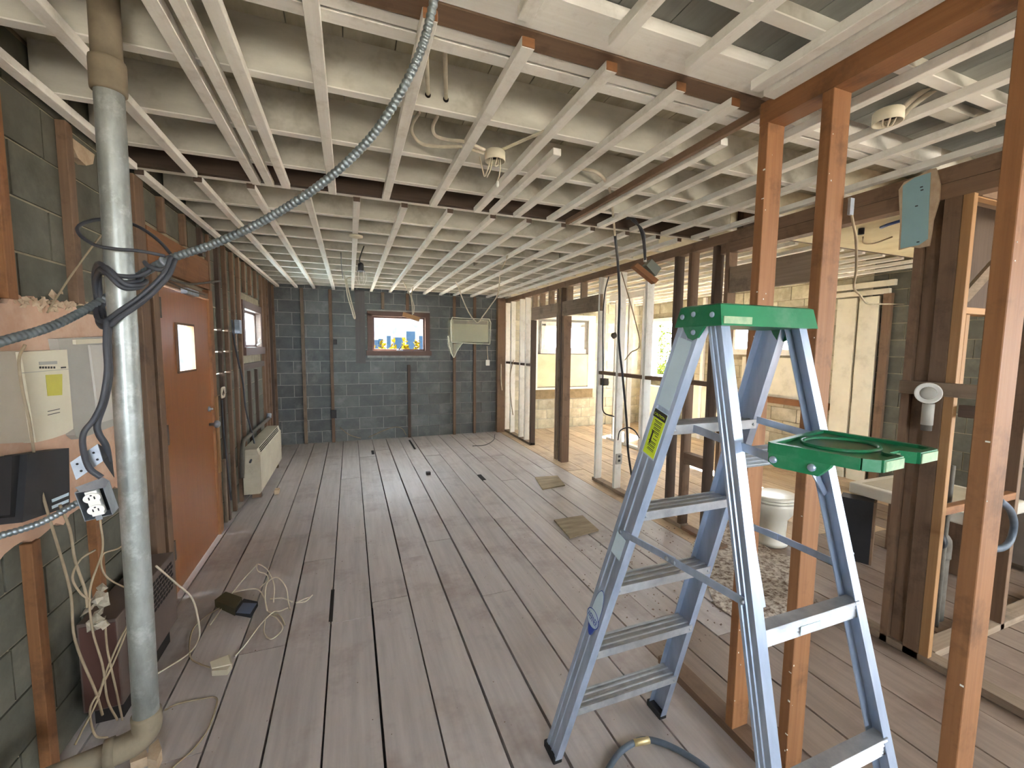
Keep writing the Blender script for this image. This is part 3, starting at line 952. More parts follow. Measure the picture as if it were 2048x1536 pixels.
# steps: ribbed tread with front and back lip
for k in range(5):
    z = 0.289 + 0.29 * k
    a, b = on(RA, z), on(RB, z)
    yc = (a.y + b.y) / 2
    prof = [(-0.040, -0.028), (-0.040, 0.0), (-0.034, 0.0), (-0.030, -0.003), (-0.018, -0.003), (-0.014, 0.0), (-0.008, 0.0), (-0.004, -0.003), (0.010, -0.003), (0.014, 0.0), (0.020, 0.0), (0.024, -0.003), (0.032, -0.003), (0.036, 0.0), (0.042, 0.0), (0.042, -0.028), (0.039, -0.028), (0.039, -0.006), (-0.037, -0.006), (-0.037, -0.028)]
    poly = [Vector((a.x + 0.006, yc + p, z + q)) for p, q in prof]
    st = prism('step', poly, (b.x - a.x - 0.012, 0, 0), M_ALUD, lad)
    for xx in (a.x + 0.02, b.x - 0.02):
        lathe('rivet', [(0.005, 0), (0.004, 0.002)], (xx, yc - 0.041, z - 0.014), (0, -1, 0), M_STEEL, st, 8)
# rear horizontals (ribbed towards the rear)
for z, hgt in ((1.40, 0.045), (1.0, 0.045), (0.68, 0.045), (0.30, 0.045)):
    c, d = on(RC, z), on(RD, z)
    y0 = (c.y + d.y) / 2
    poly = [Vector((c.x + 0.004, y0 + 0.02, z + 0.022)), Vector((c.x + 0.004, y0 - 0.012, z + 0.022))]
    for i in range(5):
        zz = z + 0.022 - 0.045 * (i + 0.5) / 5
        poly += [Vector((c.x + 0.004, y0 - 0.013, zz + 0.004)), Vector((c.x + 0.004, y0 - 0.009, zz))]
    poly += [Vector((c.x + 0.004, y0 - 0.012, z - 0.022)), Vector((c.x + 0.004, y0 - 0.008, z - 0.022)), Vector((c.x + 0.004, y0 - 0.006, z + 0.018)), Vector((c.x + 0.004, y0 + 0.02, z + 0.018))]
    br = prism('rear_brace', poly, (d.x - c.x - 0.008, 0, 0), M_ALUD, lad)
    if z == 1.0:
        xm = (c.x + d.x) / 2
        box('sticker', (xm - 0.04, y0 - 0.0145, z - 0.018), (xm + 0.03, y0 - 0.0132, z + 0.004), M_WLABEL, br)
# diagonal back straps under the shelf
for xx in (0.96, 1.12):
    pass
bar('back_strap', on(RC, 1.385) + Vector((0.02, 0.004, 0)), on(RC, 1.06) + Vector((0.012, 0.004, 0)) + Vector((0.03, 0, 0)), 0.018, 0.003, M_ALU, lad, up=(0, 1, 0))
bar('back_strap', on(RD, 1.385) + Vector((-0.06, 0.004, 0)), on(RD, 1.28) + Vector((-0.008, 0.004, 0)), 0.018, 0.003, M_ALU, lad, up=(0, 1, 0))
# spreaders
for R1, R2, inw in ((RA, RC, 1), (RB, RD, -1)):
    p = on(R1, 1.075) + Vector((-0.018 * inw, 0, 0))
    q = on(R2, 1.085) + Vector((-0.018 * inw, 0, 0))
    mid = p.lerp(q, 0.52) + Vector((0, 0, 0.004))
    sp = bar('spreader', p, mid, 0.004, 0.020, M_ALU, lad)
    bar('spreader', p.lerp(q, 0.42) + Vector((-0.003 * inw, 0, 0.004)), q, 0.004, 0.020, M_ALU, lad)
    for t in (0.0, 0.46, 0.52, 1.0):
        e = p.lerp(q, t) + Vector((-0.005 * inw, 0, 0.002))
        lathe('rivet', [(0.007, 0), (0.006, 0.003), (0.002, 0.005)], e, (-inw, 0, 0), M_STEEL, sp, 10)
# top cap: hollow moulded green cap with a skirt tongue on each end
cz0, cz1 = 1.751, 1.786
cx0, cx1, cy0, cy1 = 0.857, 1.208, 0.800, 0.962
capm = bmesh.new()


def cap_part():
    sk = 0.038
    mb = MB()
    e = 0.012
    # tapered block (slightly smaller at top)
    lo = [(cx0, cy0), (cx1, cy0), (cx1, cy1), (cx0, cy1)]
    hi = [(cx0 + 0.006, cy0 + 0.012), (cx1 - 0.006, cy0 + 0.012), (cx1 - 0.006, cy1 - 0.014), (cx0 + 0.006, cy1 - 0.014)]
    v = [Vector((x, y, cz0 - 0.022)) for x, y in lo] + [Vector((x, y, cz1 - 0.004)) for x, y in hi] + [Vector((x + (0.008 if x < 1 else -0.008), y + (0.008 if y < 0.88 else -0.008), cz1)) for x, y in hi]
    f = []
    for a in (0, 4):
        for i in range(4):
            j = (i + 1) % 4
            f.append((a + i, a + j, a + 4 + j, a + 4 + i))
    f.append((8, 9, 10, 11))
    f.append((3, 2, 1, 0))
    mb.add(v, f)
    # rounded tongue over the front rail on each end
    for xs, sgn in ((cx0, -1), (cx1, 1)):
        prof = [(cy1 - 0.03, 0), (cy1 - 0.036, -0.012), (cy1 - 0.05, -0.030), (cy1 - 0.066, -0.036), (cy1 - 0.082, -0.030), (cy1 - 0.096, -0.012), (cy1 - 0.106, 0)]
        n = len(prof)
        vv = [Vector((xs - sgn * 0.002, y, cz0 - 0.022 + z)) for y, z in prof] + [Vector((xs - sgn * 0.010, y, cz0 - 0.022 + z)) for y, z in prof]
        ff = [tuple(range(n)), tuple(range(2 * n - 1, n - 1, -1))] + [(i, i + 1, n + i + 1, n + i) for i in range(n - 1)] + [(0, n, 2 * n - 1, n - 1)]
        mb.add(vv, ff)
    return mb.build('top_cap', M_GREEN, lad)


cap = cap_part()
for (y, z) in ((0.935, 1.757), (0.895, 1.762), (0.832, 1.757), (0.893, 1.714)):
    lathe('rivet', [(0.0075, 0), (0.0065, 0.003), (0.003, 0.0035)], (cx0 + 0.0015, y, z), (-1, 0, 0), M_ALU, cap, 12)
    lathe('rivet', [(0.0075, 0), (0.0065, 0.003), (0.003, 0.0035)], (cx1 - 0.0015, y, z), (1, 0, 0), M_ALU, cap, 12)
box('label_remnant', (0.865, cy0 + 0.0005, 1.734), (0.960, cy0 + 0.003, 1.752), M_GREENW, cap)
# pail shelf
sz = 1.462
_NL, _FL, _NR, _FR = (0.880, 0.668), (1.150, 0.732), (0.926, 0.488), (1.178, 0.512)


def SH(u, v, dz=0.0):
    """u: near edge to far edge, v: inner end to outer end of the shelf"""
    x_ = (_NL[0] * (1 - u) + _FL[0] * u) * (1 - v) + (_NR[0] * (1 - u) + _FR[0] * u) * v
    y_ = (_NL[1] * (1 - u) + _FL[1] * u) * (1 - v) + (_NR[1] * (1 - u) + _FR[1] * u) * v
    return Vector((x_, y_, sz + dz))


rim = [(0, 0), (0, 0.88), (0.06, 1), (0.36, 1), (0.40, 0.86), (0.60, 0.86), (0.64, 1), (0.94, 1), (1, 0.88), (1, 0)]
shelf = prism('pail_shelf', [SH(u, v, -0.018) for u, v in rim], (0, 0, 0.012), M_GREEN, lad)
mb = MB()
for (a, b) in zip(rim, rim[1:] + rim[:1]):
    mb.bar(SH(*a, -0.011), SH(*b, -0.011), 0.012, 0.024)
mb.build('rim', M_GREEN, shelf)
cs = SH(0.5, 0.42)
ring = [cs + Vector((0.078 * math.cos(t * math.pi / 16), 0.066 * math.sin(t * math.pi / 16), -0.004)) for t in range(32)]
MB().tube(ring, 0.005, 6, True).build('pail_ring', M_GREEN, shelf, True)
prism('pail_recess', [cs + Vector((0.074 * math.cos(t * math.pi / 16), 0.062 * math.sin(t * math.pi / 16), -0.0062)) for t in range(32)], (0, 0, 0.0012), mat('dark_green_recess', (16, 92, 60), rough=0.4), shelf)
for u, sgn in ((0, 1), (1, -1)):
    yb = [(0, -0.005), (0, -0.042), (0.08, -0.052), (0.52, -0.052), (0.62, -0.03), (0.68, -0.005)]
    n = len(yb)
    vv = [SH(u, v, z_) - Vector((0.006 * sgn, 0, 0)) for v, z_ in yb] + [SH(u, v, z_) + Vector((0.005 * sgn, 0, 0)) for v, z_ in yb]
    mesh('side_flange', vv, [tuple(range(n)), tuple(range(2 * n - 1, n - 1, -1))] + [(i, (i + 1) % n, n + (i + 1) % n, n + i) for i in range(n)], M_GREEN, shelf)
for v in (0.06, 0.46):
    lathe('bolt', [(0.008, 0), (0.008, 0.003), (0.003, 0.005)], SH(0, v, -0.036) - Vector((0.006, 0, 0)), (-1, -0.25, 0), M_ALU, shelf, 12)
for (ua, ub) in ((0.08, 0.35), (0.65, 0.92)):
    e0, e1 = SH(ua, 1.033, -0.022), SH(ub, 1.033, -0.022)
    prism('worn_edge', [e0, e1, e1 + Vector((0, 0, 0.02)), e0 + Vector((0, 0, 0.02))], (0.001, -0.0015, 0), M_GREENW, shelf)
e0, e1 = SH(0.42, 0.894, -0.022), SH(0.58, 0.894, -0.022)
prism('worn_edge', [e0, e1, e1 + Vector((0, 0, 0.018)), e0 + Vector((0, 0, 0.018))], (0.001, -0.0015, 0), M_GREENW, shelf)
# shelf arms back to the front rails
bar('shelf_arm', on(RA, 1.452) + Vector((0.022, -0.10, 0)), SH(0.02, 0.08, -0.038), 0.004, 0.020, M_ALU, lad)
bar('shelf_arm', on(RB, 1.452) + Vector((-0.022, -0.06, 0)), SH(0.98, 0.05, -0.022), 0.004, 0.020, M_ALU, lad)
# stickers on the outer face of the left front rail
dA, uA, sA = rail_frame(RA, 1)
nA = -uA


def sticker(z0, z1, s0, s1, m, name, lift=0.0004, par=None):
    c0 = on(RA, z0) + nA * (0.015 + lift)
    c1 = on(RA, z1) + nA * (0.015 + lift)
    v = [c0 + sA * s0, c0 + sA * s1, c1 + sA * s1, c1 + sA * s0]
    return prism(name, v, nA * 0.0006, m, par or railA)


sticker(1.500, 1.695, -0.027, 0.026, M_WLABEL, 'worn_white_label')
yl = sticker(1.345, 1.488, -0.030, 0.028, M_WLABEL, 'caution_label')
sticker(1.35, 1.484, -0.028, 0.022, M_YLABEL, 'label_field', 0.001, railA)
sticker(1.463, 1.486, -0.028, 0.026, M_DKTXT, 'label_header', 0.0016, railA)
ux = -sA
cpos = on(RA, 1.4725) + nA * 0.0175
text('caution_text', 'CAUTION', 0.011, cpos, ux, dA, M_YLABEL, railA, width=0.044)
for i in range(9):
    z = 1.455 - i * 0.0105
    if 3 < i < 6:
        sticker(z, z + 0.002, -0.018, -0.006 + 0.004 * (i % 2), M_DKTXT, 'print_line', 0.0017, railA)
    else:
        sticker(z, z + 0.002, -0.019, 0.014 - 0.003 * (i % 3), M_DKTXT, 'print_line', 0.0017, railA)
        sticker(z - 0.004, z - 0.0025, -0.019, 0.010 + 0.002 * (i % 2), M_DKTXT, 'print_line', 0.0017, railA)
sticker(1.385, 1.425, 0.004, 0.010, M_DKTXT, 'climber_figure', 0.0017, railA)
bl = sticker(0.985, 1.062, -0.026, 0.022, M_WLABEL, 'small_white_label')
# oval brand badge
cz = 0.835
def badge(cz, rs, rz, m, name, lift, a0=0, a1=32, ds=0.0):
    c = on(RA, cz) + nA * (0.015 + lift)
    v = [c + sA * (ds + rs * math.cos(k * math.pi / 16)) + dA * (rz * math.sin(k * math.pi / 16)) for k in range(a0, a1 + (0 if a1 - a0 == 32 else 1))]
    return prism(name, v, nA * 0.0005, m, railA)


badge(0.742, 0.026, 0.100, M_BLUE, 'brand_badge', 0.0006)
badge(0.742, 0.0245, 0.097, M_WLABEL, 'badge_field', 0.0011)
badge(0.742, 0.0245, 0.097, M_BLUE, 'badge_tip', 0.0014, 19, 29)
badge(0.712, 0.037, 0.034, M_BLUE, 'badge_oval', 0.0016, ds=0.006)
badge(0.712, 0.034, 0.031, M_WLABEL, 'badge_oval_field', 0.0020, ds=0.006)
text('badge_text', 'WERNER', 0.036, on(RA, 0.712) + nA * 0.0180 + sA * 0.006, -sA, dA, M_BLUE, railA, width=0.060)

# ---- steel pipe
pipe = empty('steel_pipe', (-0.674, 1.69, 0.33), 'tall galvanised steel pipe standing beside the left wall', 'pipe')
pb, pt = Vector((-0.674, 1.689, 0.38)), Vector((-0.646, 1.662, 2.80))
dv = (pt - pb).normalized()
tube('riser', [pb, pb.lerp(pt, 0.3), pb.lerp(pt, 0.6), pt], 0.0355, M_GALV, pipe, 28, 2)
c0 = pb + dv * ((PY(218, 186, 1.667).z - pb.z) / dv.z)
lathe('coupling', [(0.037, -0.001), (0.0425, 0.001), (0.0435, 0.008), (0.0435, 0.082), (0.0425, 0.09), (0.037, 0.092)], c0, dv, M_GALVD, pipe, 28)
lathe('upper_length', [(0.0365, 0), (0.0365, 0.2)], c0 + dv * 0.09, dv, M_GALVD, pipe, 28)
tube('elbow', [Vector((-0.674, 1.689, 0.42)), Vector((-0.674, 1.687, 0.367)), Vector((-0.693, 1.679, 0.340)), Vector((-0.73, 1.668, 0.330)), Vector((-0.764, 1.660, 0.329))], 0.0415, M_GALVD, pipe, 20, 5)
tube('elbow_collar', [Vector((-0.752, 1.663, 0.330)), Vector((-0.777, 1.656, 0.330))], 0.045, M_GALVD, pipe, 20, 1)
tube('drain_leg', [Vector((-0.764, 1.660, 0.330)), Vector((-1.135, 1.545, 0.328))], 0.035, M_GALVD, pipe, 20, 1)

# ---- flexible conduits
fc = empty('flexible_conduit', PY(340, 520, 1.6766), 'ribbed steel conduit sweeping from the pipe up to the ceiling', 'conduit')
ribbed('hose', [PY(-60, 706, 1.40), PY(0, 684, 1.46), PY(110, 650, 1.60), PY(205, 600, 1.755), PY(270, 557, 1.765), PY(335, 520, 1.68), PY(430, 487, 1.62), PY(530, 440, 1.55), PY(640, 370, 1.46), PY(730, 288, 1.40), PY(790, 205, 1.34), PY(840, 105, 1.28), PY(866, 10, 1.24), PY(875, -60, 1.2)], 0.0118, M_FLEX, fc, 0.0145, 0.0025)
lathe('clamp', [(0.0125, 0), (0.0175, 0.002), (0.0175, 0.010), (0.0125, 0.012)], PY(328, 524, 1.6849), PY(338, 519, 1.6683) - PY(326, 525, 1.6849), M_STEEL, fc, 16)
fc2 = empty('flexible_conduit', PY(100, 1030, 1.4940), 'lower ribbed steel conduit feeding the hanging outlet box', 'conduit')
ribbed('hose', [PY(-40, 1088, 1.4276), PY(0, 1072, 1.4608), PY(80, 1046, 1.5106), PY(158, 1004, 1.5770)], 0.0088, M_FLEX, fc2, 0.010, 0.002)

# ---- dark cables wound round the pipe
cb = empty('cable_bundle', PY(250, 590, 1.6185), 'dark grey cables wound round the steel pipe', 'cable')
Yf, Yk = 1.965, 2.11
for (du, dz) in ((0, 0), (0.008, 0.010), (-0.003, 0.018)):
    def q(px, py, Y):
        return PY(px, py, Y) + Vector((du, 0, dz))
    tube('cable', [q(345, 525, 1.6600), q(330, 560, 1.6351), q(290, 600, 1.6226), q(245, 632, 1.6185), q(210, 655, 1.6309), q(196, 640, 1.7015), q(205, 610, 1.7596), q(250, 585, 1.7596), q(285, 568, 1.7430), q(278, 575, 1.6600), q(245, 575, 1.6226), q(215, 548, 1.6226), q(200, 540, 1.6600), q(192, 560, 1.7264), q(195, 600, 1.7513), q(203, 640, 1.7264)], 0.0071, M_CABLE_D, cb, 8, 8)
tube('cable', [PY(345, 520, 1.6600), PY(342, 532, 1.6517), PY(320, 540, 1.6434), PY(297, 532, 1.6517), PY(290, 525, 1.6683), PY(300, 540, 1.6600), PY(275, 552, 1.6517), PY(240, 552, 1.6226), PY(205, 545, 1.6434)], 0.0067, M_CABLE_D, cb, 8, 8)
tube('cable', [PY(213, 640, 1.6185), PY(212, 690, 1.6019), PY(214, 740, 1.5936), PY(205, 800, 1.5853), PY(188, 838, 1.5770), PY(168, 865, 1.5645), PY(166, 895, 1.5521), PY(178, 935, 1.5355), PY(203, 955, 1.5355)], 0.0079, M_CABLE_D, cb, 8, 8)
tube('cable', [PY(217, 655, 1.6226), PY(217, 700, 1.6143), PY(219, 750, 1.6102), PY(210, 800, 1.6019), PY(195, 845, 1.5936), PY(198, 868, 1.5936), PY(212, 892, 1.6019), PY(218, 925, 1.6185)], 0.0091, M_CABLE_D, cb, 8, 8)
rg = empty('cable_ring', PY(250, 470, 1.6600), 'thin dark cable looped as a ring round the pipe', 'cable')
tube('loop', [PY(345, 512, 1.6766), PY(318, 482, 1.7430), PY(280, 455, 1.7762), PY(235, 440, 1.7762), PY(190, 440, 1.7430), PY(158, 452, 1.6849), PY(160, 470, 1.6351), PY(190, 490, 1.6102), PY(230, 498, 1.6102), PY(280, 502, 1.6185), PY(330, 512, 1.6434)], 0.0051, M_CABLE_D, rg, 8, 8)

# ---- outlet box and steel plate by the pipe
ob = empty('outlet_box', PY(188, 1008, 1.5521), 'open steel outlet box with white double socket hanging by the pipe', 'outlet')
oc = PY(188, 1008, 1.5438)
rx = Vector((0.98, 0.10, 0.16)).normalized()
rz = Vector((-0.14, -0.1, 0.98))
rz = (rz - rx * rz.dot(rx)).normalized()
ry = rz.cross(rx)            # points away from the viewer


def ol(a, b, c):
    return oc + (rx * a + ry * b + rz * c) * 0.83


def obox(mb, a0, a1, b0, b1, c0, c1):
    mb.add([ol(a, b, c) for a in (a0, a1) for b in (b0, b1) for c in (c0, c1)], BF)
    return mb


mb = MB()
hw, hh = 0.038, 0.055
obox(mb, -hw, -hw + 0.002, 0, 0.06, -hh, hh)
obox(mb, hw - 0.002, hw, 0, 0.06, -hh, hh)
obox(mb, -hw, hw, 0, 0.06, hh - 0.002, hh)
obox(mb, -hw, hw, 0, 0.06, -hh, -hh + 0.002)
mb.build('box_shell', M_STEEL, ob)
obox(MB(), -hw, hw, 0.058, 0.06, -hh, hh).build('box_back', M_BLKP, ob)
rc = obox(MB(), -0.016, 0.016, 0.004, 0.03, -0.046, 0.046).build('socket_body', M_WHITE, ob)
for s in (1, -1):
    v = [ol(0.0235 * math.cos(k * math.pi / 12), -0.002, s * 0.0225 + 0.0175 * math.sin(k * math.pi / 12)) for k in range(24)]
    fc_ = prism('socket_face', v, ry * 0.010, M_WHITE, ob)
    obox(MB(), -0.009, -0.0055, -0.0032, 0.001, s * 0.0225 - 0.005, s * 0.0225 + 0.005).build('slot', M_BLKP, fc_)
    obox(MB(), 0.0055, 0.009, -0.0032, 0.001, s * 0.0225 - 0.005, s * 0.0225 + 0.005).build('slot', M_BLKP, fc_)
    obox(MB(), -0.0025, 0.0025, -0.0032, 0.001, s * 0.0225 + 0.008, s * 0.0225 + 0.0125).build('ground_slot', M_BLKP, fc_)
bar('mounting_ear', ol(0, 0.001, -0.062), ol(0, 0.001, -0.046), 0.014, 0.002, M_STEEL, ob, up=tuple(ry))
jb = empty('junction_box_cover', PY(175, 925, 1.5770), 'tilted perforated steel box cover under the dark cables', 'box')
p0, p1, p2, p3 = PY(140, 925, 1.5604), PY(195, 888, 1.5770), PY(206, 922, 1.5687), PY(152, 960, 1.5521)
prism('cover_plate', [p0, p1, p2, p3], (0, 0.003, 0), M_STEEL, jb)
for (a, b) in ((0.2, 0.3), (0.25, 0.75), (0.5, 0.25), (0.8, 0.3), (0.85, 0.75), (0.55, 0.7)):
    c = p0.lerp(p1, a).lerp(p3.lerp(p2, a), b)
    lathe('screw_hole', [(0.0033, 0), (0.0033, 0.001)], c - Vector((0, 0.0005, 0)), (0, -1, 0), M_BLKP, jb, 8)
q0, q1 = PY(205, 922, 1.5770), PY(222, 960, 1.6185)
prism('box_side', [p1, PY(222, 905, 1.6268), PY(228, 955, 1.6268), p2], (0, 0.003, 0), M_BLKP, jb)
prism('lower_plate', [PY(150, 975, 1.5438), PY(205, 955, 1.5521), PY(218, 962, 1.5438), PY(210, 975, 1.5355), PY(160, 985, 1.5355)], (0, 0.003, 0), M_STEEL, jb)

# ---- boxes on the pink plaster
al = empty('alarm_panel', (-1.05, 2.05, 1.48), 'cream plastic control box with a yellow note on it', 'control box')
poly = [PX(42, 704, -1.0750), PX(134, 699, -1.0750), PX(147, 858, -1.0750), PX(131, 868, -1.0750), PX(105, 877, -1.0750), PX(72, 885, -1.0750)]
prism('case', poly, (-0.045, 0, 0), M_CREAM, al)
ya, yb_ = PX(78, 727, -1.0750), PX(115, 740, -1.0750)
for i in range(6):
    c = PX(81 + 5.6 * i, 735, -1.0740)
    box('indicator', (-1.0750, c.y - 0.005, c.z - 0.004), (-1.0735, c.y + 0.004, c.z + 0.004), M_DKTXT, al)
box('display_strip', (-1.0750, ya.y, ya.z - 0.006), (-1.0738, yb_.y, ya.z + 0.006), M_GREYBOX, al)
c = PX(127, 735, -1.0740)
box('brand_mark', (-1.0750, c.y - 0.014, c.z - 0.003), (-1.0736, c.y + 0.016, c.z + 0.003), M_DKTXT, al)
prism('paper_note', [PX(91, 750, -1.0735), PX(124, 748, -1.0735), PX(124, 790, -1.0735), PX(95, 792, -1.0735)], (0.001, 0, 0), M_YEL, al)
for (a, b) in ((822, 829),):
    for yy in (a, b):
        e0, e1 = PX(96, yy + 1, -1.0740), PX(120, yy - 2, -1.0740)
        box('logo_line', (-1.0750, e0.y, e0.z - 0.0012), (-1.0736, e1.y, e0.z + 0.0012), M_DKTXT, al)
seam0, seam1 = PX(44, 746, -1.0745), PX(140, 741, -1.0745)
box('lid_seam', (-1.0760, seam0.y, seam0.z - 0.001), (-1.0743, seam1.y, seam0.z + 0.001), M_GREYBOX, al)
cab = empty('grey_cabinet', (-1.1, 2.42, 1.47), 'grey steel cabinet on the pink plaster behind the pipe', 'cabinet')
prism('case', [PX(115, 678, -1.08), PX(236, 672, -1.08), PX(245, 845, -1.08), PX(160, 878, -1.08), PX(150, 870, -1.08)], (-0.045, 0, 0), M_GREYBOX, cab)
prism('door_panel', [PX(180, 690, -1.072), PX(240, 688, -1.072), PX(246, 832, -1.072), PX(200, 846, -1.072)], (-0.008, 0, 0), mat('light_grey_steel', (196, 190, 180), rough=0.5), cab)
bar('frame_rail', PX(148, 684, -1.075), PX(236, 680, -1.075), 0.012, 0.02, M_CREAM, cab)
wp = empty('wall_panel', (-1.1, 1.9, 1.45), 'beige board beside the cream control box at the left edge', 'panel')
prism('board', [PX(-60, 705, -1.09), PX(40, 702, -1.09), PX(68, 884, -1.09), PX(-50, 890, -1.09)], (-0.02, 0, 0), mat('beige_board', (192, 182, 164), (178, 166, 146), (3, 3, 3), rough=0.7), wp)
md = empty('modem', (-1.07, 2.04, 1.15), 'black plastic modem with a red light on the pink plaster', 'modem')
prism('case', [PX(56, 908, -1.04), PX(138, 896, -1.04), PX(140, 1012, -1.04), PX(45, 1045, -1.04)], (-0.06, 0, 0), M_BLKP, md)
prism('stand', [PX(24, 912, -1.06), PX(56, 908, -1.06), PX(47, 1040, -1.06), PX(20, 1030, -1.06)], (-0.04, 0, 0), M_BLACK, md)
c = PX(47, 931, -1.055)
box('status_light', (-1.06, c.y - 0.004, c.z - 0.0015), (-1.055, c.y + 0.004, c.z + 0.0015), mat('red_led', (255, 60, 60), emit=3), md)
for yy in (993, 1006):
    prism('white_label', [PX(103, yy + 6, -1.0385), PX(137, yy - 8, -1.0385), PX(137, yy - 2, -1.0385), PX(104, yy + 12, -1.0385)], (0.0008, 0, 0), M_WLABEL, md)

# ---- convectors
def convector(name, label, x0, x1, y0, y1, z0, z1, m, legs=True):
    t = empty(name, ((x0 + x1) / 2, (y0 + y1) / 2, 0), label, 'radiator')
    prof = [(x0, z0), (x1 - 0.02, z0), (x1, z0 + 0.02), (x1, z1 - 0.07), (x1 - 0.012, z1 - 0.06), (x1 - 0.03, z1), (x0, z1)]
    prism('casing', [Vector((a, y0, b)) for a, b in prof], (0, y1 - y0, 0), m, t)
    n = int((y1 - y0 - 0.2) / 0.022)
    for r in range(3):
        mb_ = MB()
        for i in range(n):
            yy = y0 + 0.1 + i * 0.022
            f = 0.15 + r * 0.3
            c = Vector((x1 - 0.0125, 0, z1 - 0.06)).lerp(Vector((x1 - 0.03, 0, z1)), f)
            mb_.box((c.x - 0.004, yy, c.z - 0.005), (c.x + 0.003, yy + 0.015, c.z + 0.006))
        mb_.build('louver_row', M_GAP, t)
    if legs:
        for yy in (y0 + 0.12, y1 - 0.12):
            box('foot', (x0 + 0.05, yy, 0.001), (x1 - 0.03, yy + 0.05, z0 + 0.01), W['brown_z'], t)
    box('end_cap', (x0 + 0.004, y0 - 0.004, z0 + 0.004), (x1 - 0.01, y0 + 0.0005, z1 - 0.065), m, t)
    return t


convector('convector', 'long cream convector under the frosted window', XL + 0.06, -0.915, 5.08, 6.52, 0.08, 0.565, M_CONV)
cv2 = empty('convector', (-1.04, 2.5, 0), 'grey convector box on the floor behind the steel pipe', 'radiator')
box('casing', (XL + 0.05, 2.20, 0.10), (-0.955, 2.83, 0.50), mat('brown_grey_enamel', (104, 90, 82), (88, 74, 66), (4, 4, 4), rough=0.6), cv2, 0.006)  # casing darkened to brown: shadow put into its colour
box('end_panel', (XL + 0.06, 2.196, 0.11), (-0.96, 2.2005, 0.485), mat('shadow_end_enamel', (84, 56, 48), rough=0.6), cv2)  # near end: dark red-brown shadow put into the panel colour
box('base', (XL + 0.06, 2.26, 0.001), (-0.98, 2.78, 0.10), M_GAP, cv2)
for r in range(7):
    mb = MB()
    for i in range(15):
        yy = 2.27 + i * 0.035 + (0.012 if r % 2 else 0)
        mb.box((-0.957, yy, 0.31 + r * 0.023), (-0.953, yy + 0.024, 0.324 + r * 0.023))
    mb.build('louver_row', M_GAP, cv2)
hp = empty('heating_pipe', (XL + 0.06, 5.2, 0.5), 'dark heating pipe running above the cream convector', 'pipe')
tube('pipe', [(XL + 0.075, 4.95, 0.30), (XL + 0.075, 5.05, 0.62), (XL + 0.075, 5.3, 0.66), (XL + 0.075, 6.6, 0.66)], 0.022, M_IRON, hp, 10, 4)
tube('valve', [(XL + 0.075, 6.6, 0.66), (XL + 0.075, 6.62, 0.72)], 0.03, M_STEEL, hp, 10, 2)

# ---- cables on the left wall
tn = empty('cable_tangle', PX(200, 1200, -1.05), 'tan thin cables hanging from the plaster down to the floor', 'cable')
for pts, r in (([(50, 690), (38, 720), (45, 780), (60, 850), (75, 950), (100, 1040), (140, 1180), (150, 1280), (190, 1380), (205, 1430)], 0.0046),
               ([(120, 1010), (140, 1060), (150, 1120), (170, 1180), (175, 1215)], 0.005),
               ([(200, 1040), (205, 1100), (180, 1180), (185, 1260), (205, 1330), (215, 1400), (235, 1440)], 0.004),
               ([(190, 1100), (160, 1120), (145, 1155), (160, 1185), (180, 1200)], 0.004),
               ([(210, 1240), (215, 1300), (230, 1370), (245, 1440)], 0.004),
               ([(260, 1240), (235, 1290), (210, 1350), (195, 1400), (165, 1460), (150, 1490)], 0.004),
               ([(275, 1200), (250, 1270), (225, 1330), (200, 1380), (180, 1420), (190, 1470), (215, 1475)], 0.004),
               ([(270, 1065), (240, 1095), (205, 1110), (210, 1150), (250, 1175), (275, 1180)], 0.0035)):
    tube('cable', [PX(a, b, -1.06 + 0.0006 * (a - 40) * (1 if b > 1000 else 0.2)) for a, b in pts], r, M_CABLE_T, tn, 6, 6)
rgm = random.Random(11)
mb = MB()
cc = PX(200, 1215, -0.98)
for k in range(16):
    c = cc + Vector((rgm.uniform(-0.03, 0.03), rgm.uniform(-0.05, 0.05), rgm.uniform(-0.08, 0.06)))
    a = Vector((rgm.uniform(-1, 1), rgm.uniform(-1, 1), rgm.uniform(-1, 1))).normalized()
    b = a.orthogonal().normalized()
    s = rgm.uniform(0.018, 0.04)
    vv = [c + a * s, c + b * s * 0.9, c - a * s * 0.8, c - b * s, c + a.cross(b) * 0.012, c - a.cross(b) * 0.012]
    mb.add(vv, [(0, 1, 4), (1, 2, 4), (2, 3, 4), (3, 0, 4), (1, 0, 5), (2, 1, 5), (3, 2, 5), (0, 3, 5)])
rag = mb.build('paper_wad', mat('grey_paper_scrap', (196, 186, 166), (150, 140, 122), (30, 30, 30), rough=0.9))
tag(rag, 'crumpled grey paper wad caught in the hanging cables', 'rag')
st_ = empty('wall_string', PX(150, 500, -1.08), 'pale string stretched across the blocks behind the pipe', 'string')
tube('string', [PX(95, 625, -1.09), PX(112, 597, -1.09), PX(150, 540, -1.08), PX(195, 480, -1.07), PX(205, 475, -1.07), PX(215, 520, -1.06)], 0.004, M_CABLE_T, st_, 6, 5)
kn = empty('cable_knot', PX(446, 785, -1.09), 'white wire knot hanging on the furring beside the door', 'cable')
for k in range(4):
    c = PX(446, 785, -1.085)
    tube('loop', [c + Vector((0.01 * math.sin(k + t), 0.05 * math.cos(t * 1.05 + k), 0.05 * math.sin(t * 1.05 + k * 0.7))) for t in range(6)], 0.006, M_CABLE_W, kn, 6, 4, True)
tube('lead', [PX(444, 800, -1.09), PX(447, 860, -1.09), PX(455, 930, -1.085), PX(462, 1000, -1.08)], 0.008, M_CABLE_D, kn, 6, 5)
wl = empty('wall_cable', PX(480, 700, -1.09), 'dark cable drooping past the frosted window to the convector', 'cable')
